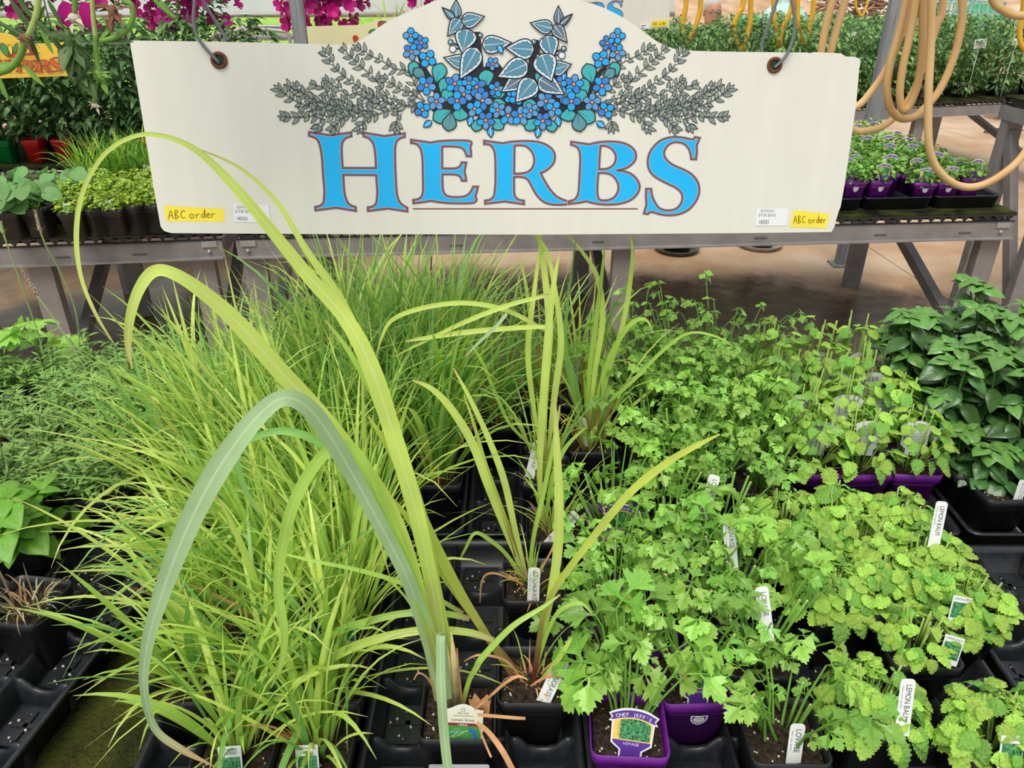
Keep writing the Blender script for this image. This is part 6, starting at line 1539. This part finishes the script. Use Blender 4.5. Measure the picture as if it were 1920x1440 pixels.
for x in (-200, 105):
    mb = MB(); a = bd.P((x, 84)); mb.tube([a + Vector((0, 0.006, 0)), a + Vector((0, 0.02, 0.9))], 0.003, 5); mb.build('hanger_wire', WIRE, t)
PALE = mat('pale_yellow_board', (246, 238, 184), 0.55, 0.03, 4)
t, bd = other_sign('pale yellow sign with a painted strawberry behind the left dome of the sign', 4.95, [(560, 100, 1), (566, 50, 1), (640, 48), (685, 46), (705, 38), (730, 33), (760, 33), (800, 40), (850, 48, 1), (850, 105, 1)], PALE, (650, 100))
mb = MB(); o = leaf2((722, 40), (712, 62), 22, 'heart'); bd.fill(mb, [o], 0); bd.stroke(mb, o, 1, 2, True)
for a in (-0.9, -0.4, 0.2, 0.7): bd.fill(mb, [leaf2((722, 42), (722 + 13 * math.sin(a), 42 - 5 * math.cos(a) + 4), 4)], 1)
o = leaf2((668, 66), (664, 80), 12, 'heart'); bd.fill(mb, [o], 0); bd.fill(mb, [leaf2((690, 62), (705, 54), 7)], 1)
bd.part(mb, 'strawberry_print', [mat('print_red', (206, 66, 40), 0.5), mat('print_green', (84, 140, 70), 0.5), PRINT[0]])
for x in (600, 830):
    mb = MB(); a = bd.P((x, 52)); mb.tube([a + Vector((0, 0.006, 0)), a + Vector((0, 0.02, 0.9))], 0.003, 5); mb.build('hanger_wire', WIRE, t)

# ================================================================ hanging baskets
MAG = [mat('petunia_magenta', (196, 22, 128), 0.55, 0.1, 30, 0.3, transl=0.3, rnd=0.2), mat('petunia_dark', (150, 14, 96), 0.55, 0.1, 30, 0.3, transl=0.3, rnd=0.2)]
def flower_mesh(m):
    mb = MB()
    for k in range(5):
        a = k * 1.2566; add_leaf(mb, [(0, .1), (.45, .34), (.8, .42), (1, .2)], leaf_mx(Vector((0, 0, 0)), Vector((math.cos(a), math.sin(a), 0.25)), UPV, 0.5), 0.1, -0.2, R, 0.05)
    mb.tube([(0, 0, -0.25), (0, 0, 0.02)], [0.03, 0.1], 6, 0, False); return mb.mesh('flower', m)
ME_FLO = [flower_mesh(m) for m in MAG]
ME_BFOL = [foliage_mesh('basket', 800 + k, 240, 0.22, 0.34, (0.05, 0.08), [PEPA, PEPB], H_PEP, -0.12, 0.3, 0.4, 0.0, 0.4) for k in range(2)]
def basket(label, px, py, Y, nfl, s, rr, spread=0.26, drop=0.0, fz=(-0.32, 0.12)):
    p = at_y(px, py, Y)
    t = thing('hanging_basket', label, 'hanging basket', (p.x, p.y, p.z), 0, 'hanging flower baskets'); t.scale = (s, s, s)
    mb = MB(); mb.rings([[Vector((r_ * math.cos(a * math.pi / 12), r_ * math.sin(a * math.pi / 12), z)) for a in range(24)] for r_, z in ((0.09, -0.02), (0.145, 0.14), (0.152, 0.145), (0.152, 0.16), (0.14, 0.16), (0.13, 0.13))], 0, True, True); mb.build('basket_pot', mat('basket_plastic', (92, 84, 76), 0.6), t)
    f = link('foliage', rr.choice(ME_BFOL), t, Matrix.Rotation(rr.uniform(0, 6), 4, 'Z')); f['kind'] = 'stuff'
    for a in (0, 2.09, 4.19):
        mb = MB(); mb.tube([(0.145 * math.cos(a), 0.145 * math.sin(a), 0.15), (0, 0, 0.62)], 0.003, 5); mb.build('hanger_wire', WIRE, t)
    for k in range(nfl):
        a = rr.uniform(3.0, 6.4) if rr.random() < 0.75 else rr.uniform(0, 6.28); q = spread * rr.uniform(0.7, 1.1)
        pos = Vector((math.cos(a) * q, math.sin(a) * q, rr.uniform(*fz)))
        n_ = Vector((math.cos(a), math.sin(a) - 0.3, rr.uniform(-.2, .5)))
        link('flower', rr.choice(ME_FLO), t, leaf_mx(pos, n_.orthogonal(), n_, rr.uniform(0.075, 0.11)))
    return t
rr = random.Random(88)
basket('fuchsia petunia basket beside the slim grey post', 600, -26, 7.1, 90, 1.3, rr, fz=(-0.24, 0.16))
basket('fuchsia petunia basket above the left end of the sign', 352, -10, 5.0, 46, 0.95, rr, fz=(-0.16, 0.16))
basket('fuchsia petunia basket at the top left corner', 12, -20, 5.2, 30, 0.9, rr)
basket('dark leaved basket just right of the top left corner', 175, -30, 5.2, 12, 1.0, rr)
basket('fuchsia petunia basket hidden behind the dome of the sign', 830, -52, 6.3, 40, 1.0, rr)
# drooping geranium stems close to the camera, top left
gp = at_y(110, -330, 0.92)
g = thing('hanging_geranium', 'geranium trailing long bare stems and seed heads into the top left corner', 'hanging basket', gp, 0, 'hanging flower baskets')
mb = MB(); mb.rings([[Vector((r_ * math.cos(a * math.pi / 12), r_ * math.sin(a * math.pi / 12), z)) for a in range(24)] for r_, z in ((0.07, -0.02), (0.115, 0.11), (0.12, 0.112), (0.12, 0.125), (0.11, 0.125), (0.1, 0.1))], 0, True, True); mb.build('basket_pot', mat('basket_plastic', (92, 84, 76)), g)
for a in (0, 2.09, 4.19):
    mb = MB(); mb.tube([(0.115 * math.cos(a), 0.115 * math.sin(a), 0.12), (0, 0, 0.5)], 0.002, 5); mb.build('hanger_wire', WIRE, g)
GST = mat('geranium_stem_pale', (176, 196, 108), 0.5, 0.1, 40, transl=0.1); GSD = mat('geranium_stem', (116, 156, 62), 0.5, 0.12, 40, transl=0.1); GSK = mat('geranium_stem_dark', (70, 98, 44), 0.5, 0.12, 40); GBR = mat('dried_sepals', (128, 84, 62), 0.8, 0.3, 80)
def gl(px, py, Y=0.88): return at_y(px, py, Y) - gp
for m, path, w in ((GST, [(90,-320),(84,-150),(72,0),(66,35),(54,66)], 11), (GSD, [(54,66),(46,84),(36,108),(18,128),(-4,136)], 12), (GST, [(130,-320),(150,-140),(172,0),(175,35),(179,70)], 8), (GSD, [(179,70),(180,95),(183,122),(186,132)], 9),
                   (GSD, [(180,-320),(215,-120),(228,-10),(246,8),(250,30),(240,54),(216,70),(188,77)], 9), (GSK, [(30,-300),(30,-60),(42,8),(85,55),(125,105),(152,132)], 9), (GSD, [(186,140),(180,165),(176,192)], 6), (GSD, [(120,-320),(140,-120),(140,0),(142,30)], 9), (GSD, [(190,-300),(260,-60),(290,0),(330,35)], 7), (GSK, [(60,-300),(0,-60),(-20,20),(30,60),(60,75)], 7)):
    pts = [gl(*q) for q in spline(path, 6)]; mb = MB(); mb.tube(pts, w * 0.5 * 0.9 / F_PX, 8); mb.build('stem', m, g)
def lump(cx, cy, rx, ry, m, name, n=22, L=0.02, half=H_NAR, seed=1):
    r5 = random.Random(seed); c = gl(cx, cy); k_ = 0.9 / F_PX; mb = MB(); mb.ball(c, (rx * k_ * 0.7, rx * k_ * 0.7, ry * k_ * 0.7), 0, 8, 6)
    for i in range(n):
        d = Vector((r5.uniform(-1, 1), r5.uniform(-1, 1), r5.uniform(-1.2, 0.6))); add_leaf(mb, half, leaf_mx(c + Vector((d.x * rx, d.y * rx, d.z * ry)) * k_ * 0.6, d, UPV + Vector((0, -.5, 0)), L * r5.uniform(0.6, 1.2)), 0.3, 0.3, r5)
    mb.build(name, m, g)
lump(46, 72, 12, 12, GBR, 'dried_head', 26, 0.013); lump(186, 142, 14, 16, GSD, 'seed_head', 20, 0.014, H_PEP); lump(178, 198, 9, 6, mat('seed_fluff', (196, 186, 160), 0.9), 'seed_head', 12, 0.008); lump(132, 78, 14, 28, GSK, 'leaf_bud', 30, 0.024, H_PEP, 4); lump(152, 140, 10, 16, GSK, 'leaf_bud', 18, 0.02, H_PEP, 5)
lump(212, 22, 12, 16, GBR, 'dried_head', 20, 0.014, H_PEP, 6); lump(140, 34, 16, 12, mat('seed_fluff', (196, 186, 160)), 'bract', 6, 0.012, H_PEP, 7)
for cx in (126, 160):
    mb = MB(); add_leaf(mb, [(0, .15), (.3, .30), (.7, .36), (.92, .26), (1, .1)], leaf_mx(gl(cx, 4), gl(cx + (cx - 143) * 0.3, 40) - gl(cx, 4), Vector((0, -1, 0.2)), 0.024), 0.2, 0.2, R, 0.1); mb.build('petal', MAG[0], g)
for a, b, m in (((60,74),(74,122),GSK), ((76,52),(100,104),GSD), ((-10,122),(44,122),GSD), ((44,122),(84,164),GSD), ((-4,140),(14,190),GSD), ((184,76),(250,77),GSK), ((188,72),(214,48),GSD), ((140,128),(134,150),GSD), ((150,142),(175,156),GSD), ((150,148),(176,150),GSD), ((86,10),(64,50),GSK), ((20,0),(62,62),GSK), ((90,0),(118,50),GSK), ((300,0),(330,40),GSD)):
    mb = MB(); p_, q_ = gl(*a), gl(*b); add_leaf(mb, [(0, .04), (.25, .09), (.55, .1), (.8, .06), (1, 0)], leaf_mx(p_, q_ - p_, Vector((0, -1, 0.4)), (q_ - p_).length), 0.3, 0.08, R); mb.build('leaf', m, g)

# ================================================================ the man behind the far plants
def person():
    ex = at_y(1335, 22, 7.85)
    t0 = Vector((ex.x, 7.95, 0))
    joints = {'pel': (0, 0.28, 0.86), 'sp': (0, 0.16, 1.02), 'ch': (0, 0.02, 1.17), 'nk': (0, -0.06, 1.25), 'hd': (0, -0.09, 1.30),
              'shl': (-0.18, 0.0, 1.18), 'ell': (-0.25, -0.06, 0.95), 'wrl': (-0.2, -0.26, 0.86), 'hnl': (-0.18, -0.33, 0.85), 'shr': (0.18, 0.0, 1.18), 'elr': (0.25, -0.06, 0.95), 'wrr': (0.2, -0.26, 0.86), 'hnr': (0.18, -0.33, 0.85),
              'hpl': (-0.09, 0.28, 0.82), 'knl': (-0.1, 0.2, 0.46), 'anl': (-0.1, 0.28, 0.08), 'tol': (-0.11, 0.14, 0.04), 'hpr': (0.09, 0.28, 0.82), 'knr': (0.1, 0.2, 0.46), 'anr': (0.1, 0.28, 0.08), 'tor': (0.11, 0.14, 0.04)}
    rad = {'pel': .14, 'sp': .14, 'ch': .15, 'nk': .058, 'hd': .055, 'sh': .062, 'el': .046, 'wr': .032, 'hn': .036, 'hp': .092, 'kn': .062, 'an': .042, 'to': .04}
    bones = [('pel', 'sp'), ('sp', 'ch'), ('ch', 'nk'), ('nk', 'hd')] + [(a + s, b + s) for s in 'lr' for a, b in (('sh', 'el'), ('el', 'wr'), ('wr', 'hn'), ('hp', 'kn'), ('kn', 'an'), ('an', 'to'))] + [('ch', 'shl'), ('ch', 'shr'), ('pel', 'hpl'), ('pel', 'hpr')]
    def skin(names, grow, root):
        me = bpy.data.meshes.new('skin'); nm = [k for k in joints if k in names]
        me.from_pydata([joints[k] for k in nm], [(nm.index(a), nm.index(b)) for a, b in bones if a in names and b in names], [])
        ob = bpy.data.objects.new('skin', me); COL.objects.link(ob); ob.modifiers.new('s', 'SKIN'); sv = me.skin_vertices[0].data
        for i, k in enumerate(nm):
            r_ = rad.get(k, rad.get(k[:2], 0.05)) * grow; sv[i].radius = (r_, r_ * (0.75 if k in ('pel', 'sp', 'ch') else 1)); sv[i].use_root = (k == root)
        ob.modifiers.new('d', 'SUBSURF').levels = 2
        out = bpy.data.meshes.new_from_object(ob.evaluated_get(bpy.context.evaluated_depsgraph_get()))
        vs = [v.co.copy() for v in out.vertices]; fs = [tuple(p.vertices) for p in out.polygons]
        bpy.data.objects.remove(ob); bpy.data.meshes.remove(me); bpy.data.meshes.remove(out); return vs, fs
    t = thing('person', 'grey haired man in a blue shirt bending behind the tomato plants', 'person', t0); t.scale = (0.97, 0.97, 0.97)
    SK = mat('skin', (204, 148, 120), 0.55, 0.06, 20, 0.35)
    mb = MB(); vs, fs = skin(set(joints), 1.0, 'pel'); mb.add(vs, fs)
    hc = Vector((0, -0.12, 1.37)); rg = []
    prof = [(-0.118, .045, .05, -.02), (-0.10, .058, .066, -.014), (-0.07, .066, .078, -.008), (-0.03, .072, .088, 0), (0.01, .075, .093, 0), (0.05, .074, .093, .004), (0.085, .064, .08, .008), (0.108, .042, .055, .01), (0.118, .012, .02, .01)]
    for z, rx, ry, oy in prof:
        ring = []
        for k in range(20):
            a = 2 * math.pi * k / 20; x, y = rx * math.cos(a), ry * math.sin(a) + oy
            if y < -0.05 and abs(x) < 0.02 and -0.05 < z < 0.02: y -= 0.022 * (1 - abs(x) / 0.02) * (1 if z < -0.01 else 0.5)
            if y < -0.04 and 0.02 < abs(x) < 0.045 and 0.0 < z < 0.03: y += 0.008
            ring.append(hc + Vector((x, y, z)))
        rg.append(ring)
    mb.rings(rg, 0, True, True)
    for s_ in (-1, 1): mb.ball(hc + Vector((0.077 * s_, 0.01, 0.0)), (0.012, 0.02, 0.032), 0, 8, 6)
    for s_ in (-1, 1):
        for k in range(5):
            h0 = Vector(joints['hnl' if s_ < 0 else 'hnr']); o = Vector(((k - 2) * 0.016, -0.02, -0.005)); l = (0.045, 0.06, 0.068, 0.062, 0.05)[k]
            if k == (4 if s_ < 0 else 0): o = Vector((0.03 * -s_, 0.005, 0)); l = 0.045
            mb.tube([h0 + o, h0 + o + Vector((0.002 * (k - 2), -l * 0.55, -0.008)), h0 + o + Vector((0.003 * (k - 2), -l * 0.9, -0.032))], [0.009, 0.008, 0.006], 6)
    mb.build('body', SK, t)
    mb = MB(); vs, fs = skin({'pel', 'sp', 'ch', 'shl', 'ell', 'shr', 'elr'}, 1.12, 'pel'); mb.add(vs, fs)
    mb.tube([(0, -0.035, 1.215), (0, -0.055, 1.25)], [0.085, 0.068], 14, 0, False)
    mb.build('shirt', mat('blue_shirt', (86, 116, 176), 0.8, 0.15, 30), t)
    mb = MB(); vs, fs = skin({'pel', 'hpl', 'knl', 'anl', 'hpr', 'knr', 'anr'}, 1.12, 'pel'); mb.add(vs, fs); mb.build('trousers', mat('dark_trousers', (60, 62, 70), 0.85, 0.1, 30), t)
    for s_ in 'lr':
        mb = MB(); a = Vector(joints['to' + s_]); mb.ball(a + Vector((0, 0.08, 0.005)), (0.05, 0.14, 0.045), 0, 12, 8); mb.build('shoe', BLK2, t)
    hair = MB(); rg = []
    for i in range(7):
        ph = i / 6 * 1.75; rg.append([hc + Vector((0.083 * math.sin(ph) * math.cos(a), 0.102 * math.sin(ph) * math.sin(a) + 0.012 + 0.012 * math.sin(ph), 0.02 + 0.112 * math.cos(ph))) * 1.0 + Vector((0, 0, (0.05 * max(0, -math.sin(a)) * max(0, i - 2) / 4) )) for a in [2 * math.pi * k / 20 for k in range(20)]])
    hair.rings(rg, 0, True, False); hair.build('hair', mat('grey_hair', (196, 194, 190), 0.8, 0.15, 120, bump=0.8, bscale=150), t)
    for s_ in (-1, 1):
        mb = MB(); c = hc + Vector((0.032 * s_, -0.083, 0.012)); mb.ball(c + Vector((0, 0.004, 0)), (0.011, 0.009, 0.0065), 0, 10, 6); e = mb.build('eye', mat('eye_white', (226, 222, 216), 0.3), t)
        mb = MB(); mb.ball(c + Vector((0, -0.0035, 0)), 0.0042, 0, 8, 5); mb.build('iris', mat('iris_dark', (50, 40, 34), 0.3), e)
        mb = MB(); mb.tube([c + Vector((-0.02, -0.006, 0.022)), c + Vector((0, -0.012, 0.026)), c + Vector((0.02, -0.006, 0.022))], 0.0035, 5); mb.build('eyebrow', mat('grey_hair', (196, 194, 190)), t)
    mb = MB()
    for s_ in (-1, 1):
        c = hc + Vector((0.033 * s_, -0.102, 0.008)); mb.tube([c + Vector((0.024 * math.cos(a), 0, 0.017 * math.sin(a))) for a in [2 * math.pi * k / 16 for k in range(17)]], 0.0016, 5, 0, False)
        mb.tube([c + Vector((0.024 * s_, 0, 0.004)), c + Vector((0.048 * s_, 0.1, 0.006))], 0.0014, 5)
    mb.tube([hc + Vector((-0.009, -0.104, 0.010)), hc + Vector((0.009, -0.104, 0.010))], 0.0014, 5); mb.build('glasses', mat('glasses_frame', (70, 56, 50), 0.4), t)
    mb = MB(); mb.tube([hc + Vector((-0.024, -0.078, -0.058)), hc + Vector((0, -0.088, -0.063)), hc + Vector((0.024, -0.078, -0.058))], [0.003, 0.006, 0.003], 6); mb.build('lips', mat('lips', (176, 104, 92), 0.5), t)
    return t
person()
